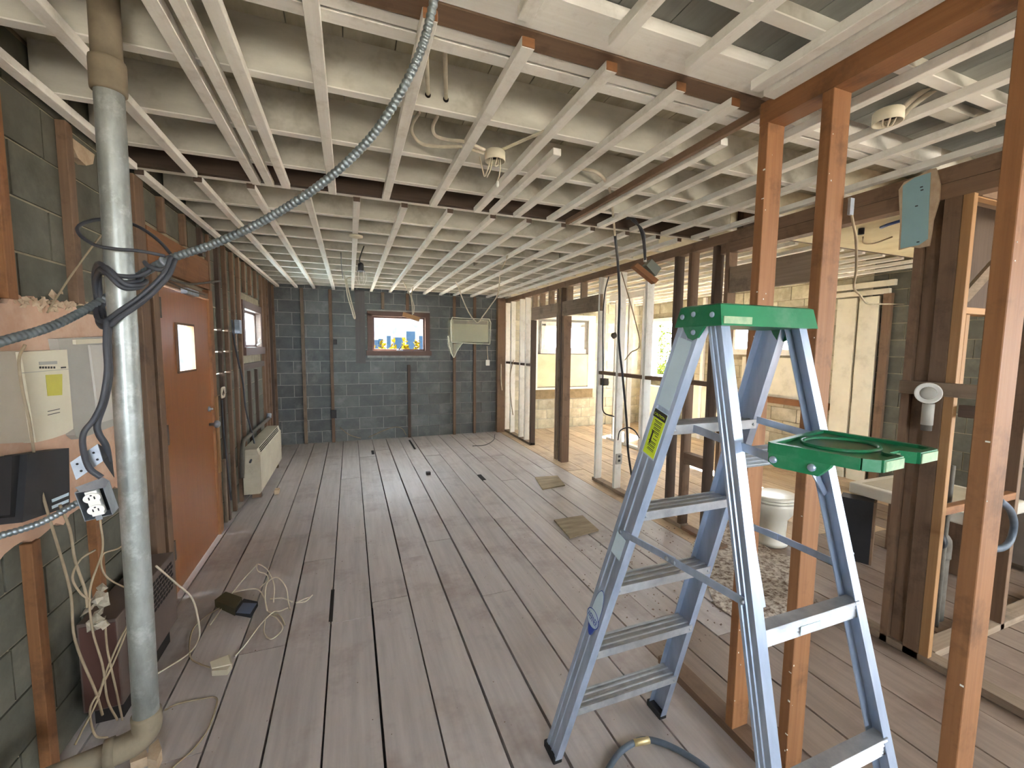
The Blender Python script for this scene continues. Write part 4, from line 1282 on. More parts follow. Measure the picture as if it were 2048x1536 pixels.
tube('cable', [PX(464, 640, -1.09), PX(470, 690, -1.09), PX(485, 760, -1.08), PX(492, 820, -1.07), PX(505, 870, -1.05), PX(510, 900, -1.0), PX(500, 925, -1.0)], 0.010, M_CABLE_D, wl, 6, 6)
box('switch_box', (XL + 0.04, 5.10, 1.78), (XL + 0.085, 5.19, 1.92), M_STEEL, wl)
wr_ = empty('wire_bracket', PX(380, 565, -1.05), 'rusty rod with wires above the door', 'wire')
tube('rod', [PX(330, 555, -1.06), PX(380, 568, -1.05), (PX(440, 562, -1.05))], 0.008, M_IRON, wr_, 6, 4)
tube('wire', [PX(330, 560, -1.05), PX(370, 578, -1.04), PX(410, 590, -1.05)], 0.005, M_IRON, wr_, 6, 4)

# ---- floor clutter at left
fw = empty('white_cord', PZ(420, 1250, 0.01), 'white cord curling over the floor from the pipe', 'cord')
tube('cord', [PX(312, 1132, -0.92), PX(350, 1165, -0.90), PX(383, 1195, -0.86), PX(396, 1238, -0.82), PZ(398, 1275, 0.006), PZ(380, 1305, 0.006), PZ(330, 1338, 0.006), PZ(318, 1345, 0.006), PZ(270, 1375, 0.01)], 0.005, M_CABLE_W, fw, 6, 8)
tube('cord', [PZ(440, 1215, 0.006), PZ(405, 1238, 0.006), PZ(383, 1265, 0.006), PZ(380, 1312, 0.006), PZ(400, 1328, 0.006), PZ(420, 1335, 0.006)], 0.004, M_CABLE_T, fw, 6, 8)
fw2 = empty('thin_cord', PZ(400, 1420, 0.006), 'thin tan cord lying from the elbow towards the viewer', 'cord')
tube('cord', [PZ(330, 1420, 0.06), PZ(355, 1408, 0.01), PZ(400, 1398, 0.005), PZ(430, 1395, 0.005), PZ(433, 1410, 0.005), PZ(415, 1460, 0.005), PZ(385, 1500, 0.005), PZ(345, 1536, 0.005), PZ(330, 1560, 0.005)], 0.0038, M_CABLE_T, fw2, 6, 8)
wb = empty('wire_pile', PZ(550, 1220, 0.0), 'loose pile of white telephone wire on the planks', 'wire')
for pts in ([(470, 1312, 0.006), (490, 1290, 0.006), (520, 1250, 0.006), (545, 1225, 0.02), (560, 1222, 0.03), (575, 1216, 0.006)],
            [(530, 1240, 0.006), (528, 1265, 0.004), (540, 1278, 0.004), (555, 1270, 0.004), (565, 1255, 0.02), (552, 1235, 0.03), (540, 1230, 0.006)],
            [(535, 1222, 0.006), (530, 1195, 0.05), (535, 1165, 0.10), (555, 1155, 0.12), (572, 1175, 0.08), (577, 1205, 0.01), (580, 1218, 0.004)],
            [(547, 1205, 0.01), (548, 1170, 0.06), (535, 1140, 0.10), (516, 1128, 0.12), (516, 1142, 0.10), (532, 1148, 0.08), (536, 1160, 0.06), (520, 1175, 0.01)],
            [(515, 1128, 0.12), (490, 1155, 0.05), (465, 1185, 0.02), (445, 1215, 0.006), (420, 1250, 0.005)],
            [(465, 1185, 0.01), (500, 1178, 0.01), (518, 1180, 0.01), (530, 1200, 0.006), (535, 1222, 0.005), (560, 1232, 0.005), (570, 1250, 0.005)],
            [(590, 1205, 0.005), (610, 1203, 0.006), (625, 1190, 0.01)], [(592, 1206, 0.005), (608, 1198, 0.008), (620, 1194, 0.012)],
            [(540, 1198, 0.005), (565, 1196, 0.006), (585, 1204, 0.005)]):
    tube('wire', [PZ(*p) for p in pts], 0.0042, M_CABLE_W, wb, 6, 7)


def slab(name, pts, z0, h, m, par):
    return prism(name, [PZ(a, b, z0) for a, b in pts], (0, 0, h), m, par)


ad = empty('power_adapter', PZ(470, 1220, 0), 'pair of black power adapters lying on the planks', 'adapter')
slab('olive_block', [(430, 1213), (452, 1196), (485, 1208), (470, 1232)], 0.002, 0.045, mat('olive_plastic', (70, 66, 44), rough=0.5), ad)
slab('black_block', [(470, 1230), (488, 1206), (516, 1212), (502, 1236)], 0.002, 0.03, M_BLKP, ad)
prism('blue_grey_face', [PZ(472, 1226, 0.034), PZ(486, 1206, 0.034), PZ(514, 1207, 0.034), PZ(500, 1228, 0.034)], (0, 0, 0.002), mat('blue_grey_plastic', (86, 98, 120), rough=0.35), ad)
sb = empty('surface_box', PZ(442, 1335, 0), 'dusty white surface socket box lying on the floor', 'socket box')
slab('body', [(424, 1352), (422, 1332), (460, 1318), (465, 1336), (455, 1350)], 0.001, 0.028, M_CONV, sb)
slab('lid', [(424, 1338), (420, 1326), (456, 1312), (462, 1330)], 0.03, 0.006, M_CREAM, sb)
el2 = empty('broken_fitting', PZ(290, 1520, 0), 'broken plaster fitting beside the pipe elbow on the floor', 'fitting')
slab('chunk', [(262, 1545), (258, 1512), (285, 1505), (300, 1530)], 0.001, 0.04, M_GYP, el2)
slab('chunk', [(296, 1540), (300, 1515), (318, 1500), (325, 1520), (315, 1545)], 0.001, 0.05, M_GYP, el2)
for i, (pts, lb) in enumerate(((((1070, 956), (1115, 953), (1130, 972), (1085, 980)), 'greyed plywood square lying on the planks, the farther one'), (((1108, 1042), (1165, 1033), (1197, 1062), (1140, 1078)), 'grained plywood square lying on the planks, the one nearer the ladder'))):
    tag(prism('plywood_square', [PZ(a, b, 0.0015) for a, b in pts], (0, 0, 0.014), M_PLY), lb, 'board', 'plywood squares on the floor')
hs = empty('air_hose', PZ(1285, 1480, 0), 'blue-grey hose with brass joint curving at the ladder foot', 'hose')
tube('hose', [PZ(1195, 1590, 0.014), PZ(1218, 1536, 0.014), PZ(1245, 1500, 0.014), PZ(1285, 1480, 0.014), PZ(1330, 1488, 0.014), PZ(1390, 1520, 0.014), PZ(1440, 1560, 0.014)], 0.012, M_HOSE, hs, 10, 8)
tube('brass_joint', [PZ(1268, 1486, 0.015), PZ(1298, 1480, 0.015)], 0.0135, M_BRASS, hs, 10, 2)
pt_ = prism('mortar_bed', [PZ(a, b, 0.0015) for a, b in ((1385, 1090), (1400, 1062), (1440, 1048), (1500, 1065), (1545, 1105), (1590, 1115), (1602, 1160), (1610, 1225), (1540, 1235), (1480, 1245), (1430, 1210), (1405, 1150))], (0, 0, 0.006), M_PATCH)
tag(pt_, 'rough patch of speckled mortar bed on the planks behind the ladder', 'mortar')
# loose dust and rubble by the plates
for (nm, lb, n, area) in (('rubble', 'scattered plaster crumbs beside the partition plate', 300, ((1.52, 2.9), (1.75, 3.1))), ('sawdust', 'dust and crumbs strewn over the planks', 240, ((-1.0, 1.45), (1.2, 7.4)))):
    mb = MB()
    for k in range(n):
        x_ = rgm.uniform(*area[0])
        y_ = rgm.uniform(*area[1])
        s = rgm.uniform(0.002, 0.005) if nm == 'sawdust' else rgm.uniform(0.003, 0.010)
        a = rgm.uniform(0, 3)
        e1 = Vector((math.cos(a), math.sin(a), 0)) * s
        e2 = Vector((-math.sin(a), math.cos(a), 0)) * s * rgm.uniform(0.4, 1)
        c = Vector((x_, y_, 0.0015))
        mb.add([c + e1, c + e2, c - e1, c - e2, c + Vector((0, 0, s * 0.7))], [(0, 1, 4), (1, 2, 4), (2, 3, 4), (3, 0, 4), (3, 2, 1, 0)])
    o = mb.build(nm, M_DEBRIS)
    tag(o, lb, 'debris', kind='stuff')

# ---- wrapped air conditioner on the back wall
ac = empty('air_conditioner', (2.03, 7.7, 1.72), 'air conditioner wrapped in clear plastic on the block wall', 'air conditioner')
box('body', (1.74, 7.60, 1.75), (2.42, YB - 0.03, 2.16), mat('cream_grey_case', (178, 176, 150), (166, 164, 138), (3, 3, 3), rough=0.6), ac, 0.01)
box('grille_band', (1.76, 7.595, 2.08), (2.40, 7.605, 2.145), M_CONVD, ac)
fv = [(1.715, 7.56, 1.745), (2.44, 7.565, 1.72), (2.46, 7.57, 2.12), (2.43, 7.575, 2.185), (1.73, 7.57, 2.19), (1.70, 7.56, 2.12)]
prism('plastic_wrap', [Vector(p) for p in fv], (0, 0.26, 0), M_PLASTIC_FILM, ac)
tl = [PY(895, 672, 7.55), PY(905, 688, 7.54), PY(926, 686, 7.55), PY(917, 698, 7.52), PY(909, 714, 7.53), PY(902, 708, 7.52), PY(896, 690, 7.51)]
prism('wrap_tail', tl, (0, 0.04, 0), M_PLASTIC_FILM, ac)
M_FOLD = mat('plastic_fold', (226, 226, 210), rough=0.4)
for e0, e1 in zip(fv, fv[1:] + fv[:1]):
    tube('film_fold', [Vector(e0), Vector(e0).lerp(Vector(e1), 0.5) + Vector((0, -0.004, -0.006)), Vector(e1)], 0.006, M_FOLD, ac, 6, 4)
tube('film_fold', [PY(896, 672, 7.54), PY(899, 692, 7.52), PY(907, 715, 7.53), PY(914, 702, 7.53), PY(925, 686, 7.55)], 0.006, M_FOLD, ac, 6, 4)
tube('power_cord', [PY(974, 692, 7.6), PY(975, 710, 7.62), PY(976, 722, 7.62)], 0.008, M_CABLE_W, ac, 6, 3)
box('plug', tuple(PY(972, 720, 7.60)), tuple(PY(978, 731, 7.64)), M_WHITE, ac)

for px, py, lb in ((668, 828, 'black outlet box low on the furring left of the window'), (671, 684, 'small dark socket high on the same furring strip')):
    p_ = PY(px, py, YB - 0.05)
    t = empty('wall_outlet', p_, lb, 'outlet')
    sz_ = 0.05 if py > 800 else 0.03
    box('box', (p_.x - sz_, YB - 0.075, p_.z - sz_ * 1.4), (p_.x + sz_ * 0.8, YB - 0.053, p_.z + sz_ * 1.4), M_BLKP, t, 0.004)
    box('face', (p_.x - sz_ * 0.6, YB - 0.0765, p_.z - sz_ * 0.9), (p_.x + sz_ * 0.4, YB - 0.0745, p_.z + sz_ * 0.9), M_DKTXT, t)
# ---- hanging ceiling items
hb_ = empty('hanging_bulb', PY(722, 530, 4.5), 'bare bulb in a black socket hanging from the far ceiling', 'lamp')
tube('flex', [PZ(728, 492, 2.66), PY(722, 508, 4.52), PY(719, 520, 4.5), PY(720, 526, 4.5)], 0.006, M_BLKP, hb_, 6, 5)
c = PY(721.5, 525, 4.5)
lathe('socket', [(0.008, 0), (0.024, -0.01), (0.028, -0.03), (0.028, -0.075), (0.022, -0.08)], c, (0, 0, 1), M_BLKP, hb_, 16)
lathe('bulb', [(0.016, -0.08), (0.024, -0.10), (0.036, -0.13), (0.038, -0.16), (0.030, -0.185), (0.012, -0.198)], c, (0, 0, 1), M_BULB, hb_, 16)
lathe('cage', [(0.040, -0.082), (0.040, -0.088)], c, (0, 0, 1), M_STEEL, hb_, 16)
for k in range(6):
    a = k * math.pi / 3
    tube('cage_wire', [c + Vector((0.04 * math.cos(a), 0.04 * math.sin(a), -0.085)), c + Vector((0.052 * math.cos(a), 0.052 * math.sin(a), -0.15)), c + Vector((0.03 * math.cos(a), 0.03 * math.sin(a), -0.21))], 0.002, M_WHITE, hb_, 5, 4)
rs_ = empty('ceiling_rosette', PZ(711, 472, 2.6), 'small round plate on the middle furring strip', 'plate')
lathe('plate', [(0.055, 0), (0.055, -0.012), (0.03, -0.02)], PZ(712, 471, 2.598), (0, 0, 1), M_CREAM, rs_, 20)
c1 = empty('looped_cable', PY(700, 590, 5.6), 'white cable loop hanging before the block wall, left of the window', 'cable')
tube('cable', [PY(687, 548, 5.9), PY(691, 562, 5.7), PY(695, 590, 5.6), PY(702, 615, 5.6), PY(708, 636, 5.6), PY(710, 633, 5.6), PY(703, 605, 5.6), PY(697, 580, 5.62), PY(693, 560, 5.7), PY(696, 556, 5.8), PY(702, 555, 5.85)], 0.008, M_CABLE_W, c1, 6, 6)
tube('thin_lead', [PZ(682, 505, 2.62), PY(683, 535, 5.2), PY(686, 556, 5.6)], 0.004, M_CABLE_D, c1, 5, 4)
c2 = empty('hanging_wood_block', PY(822, 634, 6.7), 'small wood block hung on white cable before the window', 'wood block')
prism('block', [PY(807, 624, 6.7), PY(841, 635, 6.7), PY(838, 643, 6.7), PY(805, 632, 6.7)], (0, 0.05, 0), W['pale_x'], c2)
tube('cable', [PZ(806, 563, 2.60), PY(813, 576, 6.75), PY(821, 592, 6.7), PY(824, 610, 6.7), PY(825, 630, 6.7)], 0.008, M_CABLE_W, c2, 6, 5)
tube('cable', [PZ(826, 575, 2.60), PY(823, 592, 6.7), PY(828, 612, 6.7), PY(827, 628, 6.7)], 0.008, M_CABLE_W, c2, 6, 5)
c3 = empty('drooping_cable', PY(955, 643, 6.1), 'white cable drooping before the wrapped air conditioner', 'cable')
tube('cable', [PZ(911, 563, 2.6), PY(917, 575, 6.3), PY(926, 600, 6.2), PY(936, 622, 6.15), PY(948, 640, 6.1), PY(956, 645, 6.1), PY(966, 632, 6.0), PY(982, 610, 5.9), PY(995, 590, 5.8), PY(999, 565, 5.6), PY(1001, 545, 5.4), PZ(1015, 512, 2.6)], 0.009, M_CABLE_W, c3, 6, 7)
fl = empty('floor_wire', PY(720, 880, 7.7), 'thin cable curling along the foot of the block wall', 'cable')
tube('wire', [PY(680, 855, 7.78), PY(700, 870, 7.76), PZ(730, 876, 0.03), PY(765, 862, 7.74), PY(790, 854, 7.76), PY(805, 858, 7.77), PY(812, 870, 7.76)], 0.007, M_CABLE_T, fl, 6, 6)
fl2 = empty('floor_wire', PZ(975, 880, 0.01), 'dark wire curling on the planks at the far right corner', 'wire')
tube('wire', [PZ(945, 892, 0.006), PZ(970, 890, 0.006), PZ(987, 880, 0.006), PZ(990, 868, 0.01)], 0.006, M_CABLE_D, fl2, 6, 6)
tag(box('debris_chip', tuple(PZ(548, 990, 0.001)), tuple(PZ(556, 984, 0.001) + Vector((0.02, 0.0, 0.05))), M_GYP, None, 0.004), 'small plaster chunk on the planks before the convector', 'debris')
tag(box('dark_stub', tuple(PZ(853, 951, 0.001)), tuple(PZ(861, 949, 0.001) + Vector((0.0, 0.03, 0.04))), M_BLKP, None, 0.004), 'small dark pipe stub on the middle planks', 'stub')


def ceiling_box(name, label, cpt, wires):
    t = empty(name, cpt, label, 'electrical box')
    c = Vector(cpt)
    lathe('housing', [(0.046, 0.045), (0.05, 0.04), (0.05, -0.002), (0.046, -0.002), (0.046, 0.03), (0.01, 0.032)], c, (0, 0, 1), M_CREAM, t, 20)
    lathe('inside', [(0.0455, 0.026), (0.0455, 0.028)], c, (0, 0, 1), M_DKTXT, t, 20)
    for k, w_ in enumerate(wires):
        tube('wire', [c + Vector(p) for p in w_], 0.0035, M_CABLE_W, t, 5, 5)
    return t


cbx = PZ(990, 322, 2.575)
t = ceiling_box('ceiling_box', 'round ceiling box with loose white wires on the near joists', cbx, [[(-0.02, 0, 0.02), (-0.03, 0.01, -0.03), (-0.045, 0.02, -0.07), (-0.06, 0.0, -0.06), (-0.085, -0.02, 0.0)], [(-0.01, 0.01, 0.02), (-0.015, 0.02, -0.03), (-0.035, 0.02, -0.075)], [(0.025, 0, 0.02), (0.03, 0.01, -0.04), (0.02, 0.02, -0.085)], [(0.01, -0.01, 0.02), (0.0, 0.0, -0.02), (0.02, 0.01, -0.01), (0.01, 0.0, 0.02)]])
bar('hanger_strap', cbx + Vector((0.02, -0.02, 0.045)), cbx + Vector((0.16, -0.28, 0.052)), 0.02, 0.004, M_CREAM, t)
lathe('wire_nut', [(0.007, 0), (0.009, -0.02), (0.005, -0.03)], cbx + Vector((0.02, 0.02, -0.085)), (0, 0, 1), M_WHITE, t, 8)
t = ceiling_box('ceiling_box', 'white ceiling box packed with wires between the stud partitions', PZ(1775, 245, 2.575), [[(-0.03, 0, 0.01), (-0.01, 0.01, -0.012), (0.02, 0, -0.01), (0.03, 0, 0.01)], [(-0.02, -0.02, 0.01), (0.0, 0.0, -0.015), (0.02, 0.02, 0.01)], [(0.0, -0.03, 0.01), (0.01, -0.01, -0.012), (0.03, 0.02, 0.01)]])
for dx in (-0.02, 0.02):
    tube('conduit', [PZ(1775, 245, 2.61) + Vector((dx, -0.03, 0)), PZ(1775, 245, 2.61) + Vector((dx + 0.02, -0.10, 0.06)), PZ(1775, 245, 2.61) + Vector((dx + 0.10, -0.2, 0.13))], 0.011, M_CABLE_W, t, 8, 6)
cd = empty('ceiling_conduit', PZ(890, 150, 2.68), 'pair of white conduits bending over the joists to the ceiling box', 'conduit')
for (a, b) in (((852, 100), (856, 187)), ((890, 93), (892, 196))):
    pa, pb_ = PY(a[0], a[1], 1.48), PY(b[0], b[1], 1.81)
    tube('conduit', [pa, pa.lerp(pb_, 0.5), pb_], 0.008, M_CABLE_W, cd, 8, 2)
    lathe('hole', [(0.012, 0), (0.012, 0.002)], pb_ - Vector((0, -0.003, 0.004)), (0, -1, 0), M_GAP, cd, 10)
tube('conduit', [PZ(838, 225, 2.70), PZ(824, 250, 2.69), PZ(826, 270, 2.67), PZ(845, 288, 2.65), PZ(880, 293, 2.63), PZ(925, 294, 2.615), PZ(968, 306, 2.60)], 0.008, M_CABLE_W, cd, 8, 6)
tube('conduit', [PZ(875, 232, 2.70), PZ(866, 252, 2.69), PZ(870, 270, 2.67), PZ(892, 279, 2.65), PZ(930, 284, 2.62), PZ(970, 300, 2.60)], 0.008, M_CABLE_W, cd, 8, 6)
# long cable dropping from the ceiling past the partition
lc = empty('drop_cable', PY(1238, 640, 3.7), 'long cable dropping from the ceiling past the partition studs to the floor', 'cable')
tube('white_lead', [PZ(1165, 338, 2.66), PZ(1190, 343, 2.64), PZ(1208, 358, 2.62), PY(1221, 385, 2.35), PY(1226, 430, 2.7), PY(1230, 470, 3.0)], 0.009, M_CABLE_W, lc, 8, 6)
tube('dark_cable', [PY(1230, 468, 3.0), PY(1236, 530, 3.4), PY(1239, 600, 3.6), PY(1238, 680, 3.72), PY(1246, 760, 3.78), PY(1253, 840, 3.8), PY(1256, 900, 3.8), PY(1263, 950, 3.82)], 0.012, M_CABLE_D, lc, 8, 8)
lathe('hook', [(0.02, 0), (0.035, 0.02), (0.02, 0.05)], PY(1232, 672, 3.7), (-1, 0, 0.2), M_IRON, lc, 10)
hw = empty('hanging_switch_box', PY(1300, 545, 2.75), 'grey switch box nailed to a wood scrap hanging by its cable', 'switch box')
prism('wood_scrap', [PY(1268, 532, 2.75), PY(1276, 526, 2.75), PY(1318, 560, 2.75), PY(1311, 567, 2.75)], (0, 0.05, 0), W['orange_x'], hw)
prism('box', [PY(1293, 531, 2.74), PY(1304, 518, 2.74), PY(1323, 537, 2.74), PY(1312, 552, 2.74)], (0, 0.06, 0), mat('grey_green_box', (124, 130, 122), rough=0.6), hw)
lathe('connector', [(0.012, 0), (0.012, 0.03)], PY(1290, 524, 2.76), (0, 0, 1), M_WHITE, hw, 10)
tube('cable', [PZ(1252, 437, 2.63), PZ(1270, 440, 2.61), PY(1284, 470, 2.6), PY(1288, 500, 2.72), PY(1290, 522, 2.76)], 0.008, M_CABLE_D, hw, 6, 5)
tube('cable', [PZ(1262, 438, 2.63), PY(1286, 462, 2.55), PY(1290, 495, 2.7), PY(1291, 522, 2.76)], 0.008, M_CABLE_D, hw, 6, 5)
# wiring on the partition studs
for nm, lb, pts, m, r in (
    ('stud_wire', 'white wire hanging on the first studs by the block wall', [(1002, 728, 7.75), (1002, 760, 7.75), (1004, 781, 7.75)], M_CABLE_W, 0.01),
    ('stud_wire', 'grey wires branching on the second white stud', [(1028, 720, 7.4), (1022, 740, 7.3), (1020, 770, 7.2), (1022, 800, 7.1), (1026, 830, 7.05)], M_CABLE_T, 0.008),
    ('stud_wire', 'dark forked wire on the stud beside the second doorway', [(1220, 545, 4.4), (1210, 585, 4.4), (1206, 640, 4.4), (1206, 740, 4.4), (1205, 800, 4.35), (1208, 825, 4.3), (1228, 833, 4.1)], M_CABLE_D, 0.008),
    ('stud_wire', 'thin pale wire slanting across the middle studs', [(1243, 545, 3.7), (1256, 590, 3.6), (1270, 640, 3.55), (1280, 690, 3.5), (1262, 705, 3.55), (1250, 720, 3.6)], M_CABLE_T, 0.006),
    ('stud_wire', 'black wire arching between the studs near the floor', [(1236, 880, 3.9), (1240, 862, 3.85), (1256, 855, 3.8), (1270, 862, 3.7), (1278, 876, 3.62)], M_CABLE_D, 0.007),
):
    e = empty(nm, PY(*pts[0]), lb, 'wire')
    tube('wire', [PY(*p) for p in pts], r, m, e, 6, 6)
e = empty('stud_outlet', PY(1205, 763, 4.42), 'small steel outlet box on the stud by the second doorway', 'outlet')
box('box', tuple(PX(1200, 770, XA + 0.01)), tuple(PX(1207, 757, XA + 0.01) + Vector((0.06, -0.02, 0))), M_IRON, e)
lathe('ring', [(0.03, 0), (0.035, 0.01), (0.02, 0.012)], PX(1213, 765, XA + 0.07), (-0.3, -1, 0), M_CREAM, e, 12)
e = empty('stud_outlet', PY(1238, 915, 3.95), 'steel box with two dark holes low on a white stud', 'outlet')
box('box', (XA + 0.01, 4.05, 0.33), (XA + 0.085, 4.068, 0.45), M_GREYBOX, e)
for zz in (0.36, 0.41):
    box('hole', (XA + 0.03, 4.047, zz), (XA + 0.06, 4.0495, zz + 0.025), M_BLKP, e)

# ---- torn blue drywall piece on the top plate
dw = empty('drywall_scrap', PX(1835, 420, XA - 0.02), 'torn piece of pale blue drywall on the plate at right', 'drywall')
prism('gypsum', [PX(a, b, XA - 0.012) for a, b in ((1797, 380), (1808, 364), (1840, 350), (1860, 338), (1872, 336), (1880, 368), (1878, 400), (1866, 440), (1862, 470), (1858, 492), (1838, 496), (1820, 494), (1797, 500), (1800, 450))], (0.010, 0, 0), M_GYP, dw)
prism('blue_face', [PX(a, b, XA - 0.0125) for a, b in ((1806, 372), (1830, 355), (1862, 345), (1859, 400), (1856, 478), (1838, 490), (1801, 497), (1804, 450))], (-0.0025, 0, 0), M_BLUEDRY, dw)
for (a, b) in ((1843, 374), (1844, 380), (1833, 412), (1836, 484)):
    c = PX(a, b, XA - 0.0155)
    box('nail_hole', (c.x - 0.0005, c.y - 0.006, c.z - 0.003), (c.x + 0.001, c.y + 0.006, c.z + 0.003), M_BLKP, dw)
# cable on the second near post
pc = empty('post_cable', PX(1705, 450, 1.62), 'grey cable stapled down the right side of the near post', 'cable')
box('clip', tuple(PX(1694, 430, 1.592)), tuple(PX(1702, 395, 1.592) + Vector((0.02, 0, 0))), M_STEEL, pc)
tube('cable', [PX(1698, 395, 1.60), PX(1705, 440, 1.62), PX(1712, 480, 1.7), PX(1712, 540, 1.8), PX(1708, 575, 1.85), PX(1720, 590, 2.0), PX(1735, 607, 2.3), PX(1760, 608, 2.6), PX(1808, 608, 2.85)], 0.0042, M_CABLE_T, pc, 6, 6)

# ---- bathroom side
tl_ = empty('toilet', PZ(1552, 1090, 0), 'white toilet bowl standing behind the near posts', 'toilet')
tc = PZ(1548, 1092, 0) + Vector((0.04, 0.06, 0))
def ell(cx_, cy_, z_, rx_, ry_, n=20):
    return [Vector((cx_ + rx_ * math.cos(2 * math.pi * k / n), cy_ + ry_ * math.sin(2 * math.pi * k / n), z_)) for k in range(n)]


def loft(name, rings, m, par):
    n = len(rings[0])
    v = [p for r in rings for p in r]
    f = []
    for i in range(len(rings) - 1):
        for k in range(n):
            k2 = (k + 1) % n
            f.append((i * n + k, i * n + k2, (i + 1) * n + k2, (i + 1) * n + k))
    f.append(tuple(range(n))[::-1])
    f.append(tuple(range((len(rings) - 1) * n, len(rings) * n)))
    return mesh(name, v, f, m, par, True)


x_, y_ = tc.x, tc.y
loft('pedestal', [ell(x_, y_, 0.0015, 0.13, 0.12), ell(x_, y_, 0.03, 0.125, 0.115), ell(x_, y_, 0.05, 0.115, 0.10), ell(x_, y_, 0.22, 0.12, 0.105), ell(x_ , y_, 0.29, 0.17, 0.15), ell(x_, y_, 0.36, 0.20, 0.17), ell(x_, y_, 0.385, 0.20, 0.17)], M_PORC, tl_)
loft('seat', [ell(x_, y_, 0.388, 0.205, 0.175), ell(x_, y_, 0.405, 0.208, 0.178), ell(x_, y_, 0.41, 0.195, 0.165)], M_PORC, tl_)
loft('lid', [ell(x_, y_, 0.413, 0.20, 0.17), ell(x_, y_, 0.428, 0.20, 0.17), ell(x_, y_, 0.436, 0.17, 0.14)], M_PORC, tl_)
sp = empty('speaker_cabinet', PZ(1705, 1115, 0), 'black speaker cabinet on the floor beside the toilet', 'speaker')
f0, f1 = PZ(1672, 1112, 0.001), PZ(1737, 1130, 0.001)
dn = (f1 - f0).normalized()
bk = Vector((-dn.y, dn.x, 0))
if bk.x < 0:
    bk = -bk
prism('cabinet', [f0, f1, f1 + bk * 0.14, f0 + bk * 0.14], (0, 0, 0.50), M_SPEAK, sp)
prism('wood_side', [f1, f1 + bk * 0.14, f1 + bk * 0.14 + dn * 0.015, f1 + dn * 0.015], (0, 0, 0.50), W['brown_z'], sp)
lathe('corner_screw', [(0.012, 0), (0.008, 0.004)], f0.lerp(f1, 0.5) + Vector((0, 0, 0.06)) - bk * 0.001, -bk, M_STEEL, sp, 10)
tr = empty('shower_tray', (4.15, 1.82, 0.001), 'white shower tray resting on the black speaker', 'shower tray')
box('tray', (3.80, 1.45, 0.512), (4.55, 2.18, 0.60), M_PORC, tr, 0.012)
box('recess', (3.86, 1.51, 0.598), (4.49, 2.12, 0.602), M_CONV, tr)
box('support_block', (4.2, 1.5, 0.001), (4.5, 2.1, 0.512), W['brown_z'], tr)
sk = empty('soil_pipe', (3.40, 1.40, 0), 'grey soil pipe with elbow behind the bathroom studs', 'pipe')
tube('stack', [(3.40, 1.42, 0.001), (3.40, 1.42, 0.25), (3.40, 1.42, 0.40)], 0.05, M_IRON, sk, 18, 2)
tube('elbow', [(3.40, 1.42, 0.40), (3.40, 1.42, 0.46), (3.37, 1.41, 0.51), (3.31, 1.40, 0.535), (3.26, 1.39, 0.54)], 0.056, M_IRON, sk, 18, 5)
tube('rubber_cap', [(3.27, 1.39, 0.54), (3.22, 1.385, 0.545)], 0.06, M_BLACK, sk, 18, 1)
tube('thin_riser', [(3.30, 1.36, 0.001), (3.30, 1.36, 0.5), (3.31, 1.36, 1.0)], 0.014, M_IRON, sk, 10, 2)
c = PX(1857, 786, 2.735)
cp = empty('shower_fixture', c, 'round white plastic head with grey lens on a grey pipe', 'fixture')
axd = Vector((-0.93, -0.35, 0.0)).normalized()
lathe('cup', [(0.018, -0.06), (0.03, -0.045), (0.046, -0.01), (0.053, 0.012), (0.051, 0.016), (0.044, 0.010)], c, axd, M_WHITE, cp, 28)
lathe('lens', [(0.032, 0.010), (0.030, 0.018), (0.015, 0.022)], c, axd, M_GREYBOX, cp, 24)
tube('neck', [c - axd * 0.05, c - axd * 0.062 + Vector((0, 0, -0.05)), c - axd * 0.062 + Vector((0, 0, -0.20))], 0.022, M_IRON, cp, 12, 4)
tube('grey_sleeve', [c - axd * 0.062 + Vector((0, 0, -0.06)), c - axd * 0.062 + Vector((0, 0, -0.17))], 0.0245, M_GREYBOX, cp, 12, 1)
px_ = empty('blue_water_pipe', PZ(1765, 450, 2.58), 'short blue plastic water pipe under the bathroom ceiling', 'pipe')
tube('pipe', [PZ(1762, 455, 2.56), PZ(1800, 442, 2.56), PZ(1960, 405, 2.56)], 0.011, M_PEXB, px_, 8, 2)
lathe('black_plug', [(0.02, 0), (0.02, 0.05)], PZ(1722, 469, 2.55), (0, 0, 1), M_BLKP, px_, 12)
tube('wire', [PZ(1726, 474, 2.585), PZ(1727, 486, 2.585), PZ(1750, 486, 2.585), PZ(1784, 474, 2.585)], 0.006, M_CABLE_T, px_, 6, 5)
gh = empty('grey_hose_loop', PY(2020, 1050, 0.95), 'grey hose loop hanging behind the nearest post at right', 'hose')
tube('hose', [PY(1998, 1000, 0.9), PY(2020, 1020, 0.95), PY(2028, 1050, 0.98), PY(2018, 1085, 0.98), PY(1995, 1098, 0.95), PY(1960, 1090, 0.9)], 0.014, M_HOSE, gh, 10, 6)
pg = empty('plug_lead', PZ(1995, 1228, 0), 'cream plug with short black lead on the floor at right', 'plug')
box('plug', tuple(PZ(1990, 1228, 0.002)), tuple(PZ(2002, 1228, 0.002) + Vector((0.02, 0.03, 0.09))), M_CREAM, pg, 0.006)
tube('lead', [PZ(1995, 1210, 0.07), PZ(1996, 1180, 0.12), PZ(1985, 1150, 0.12), PZ(1975, 1120, 0.1)], 0.008, M_BLKP, pg, 6, 5)
convector('convector', 'grey convector on the outer wall beyond the nearest post', 4.75, 4.95, 0.75, 1.6, 0.05, 0.8, M_CONVD, False)
convector('convector', 'white convector under the tall hedge window', XR - 0.26, XR - 0.07, 6.55, 7.4, 0.08, 0.9, M_WPANEL)

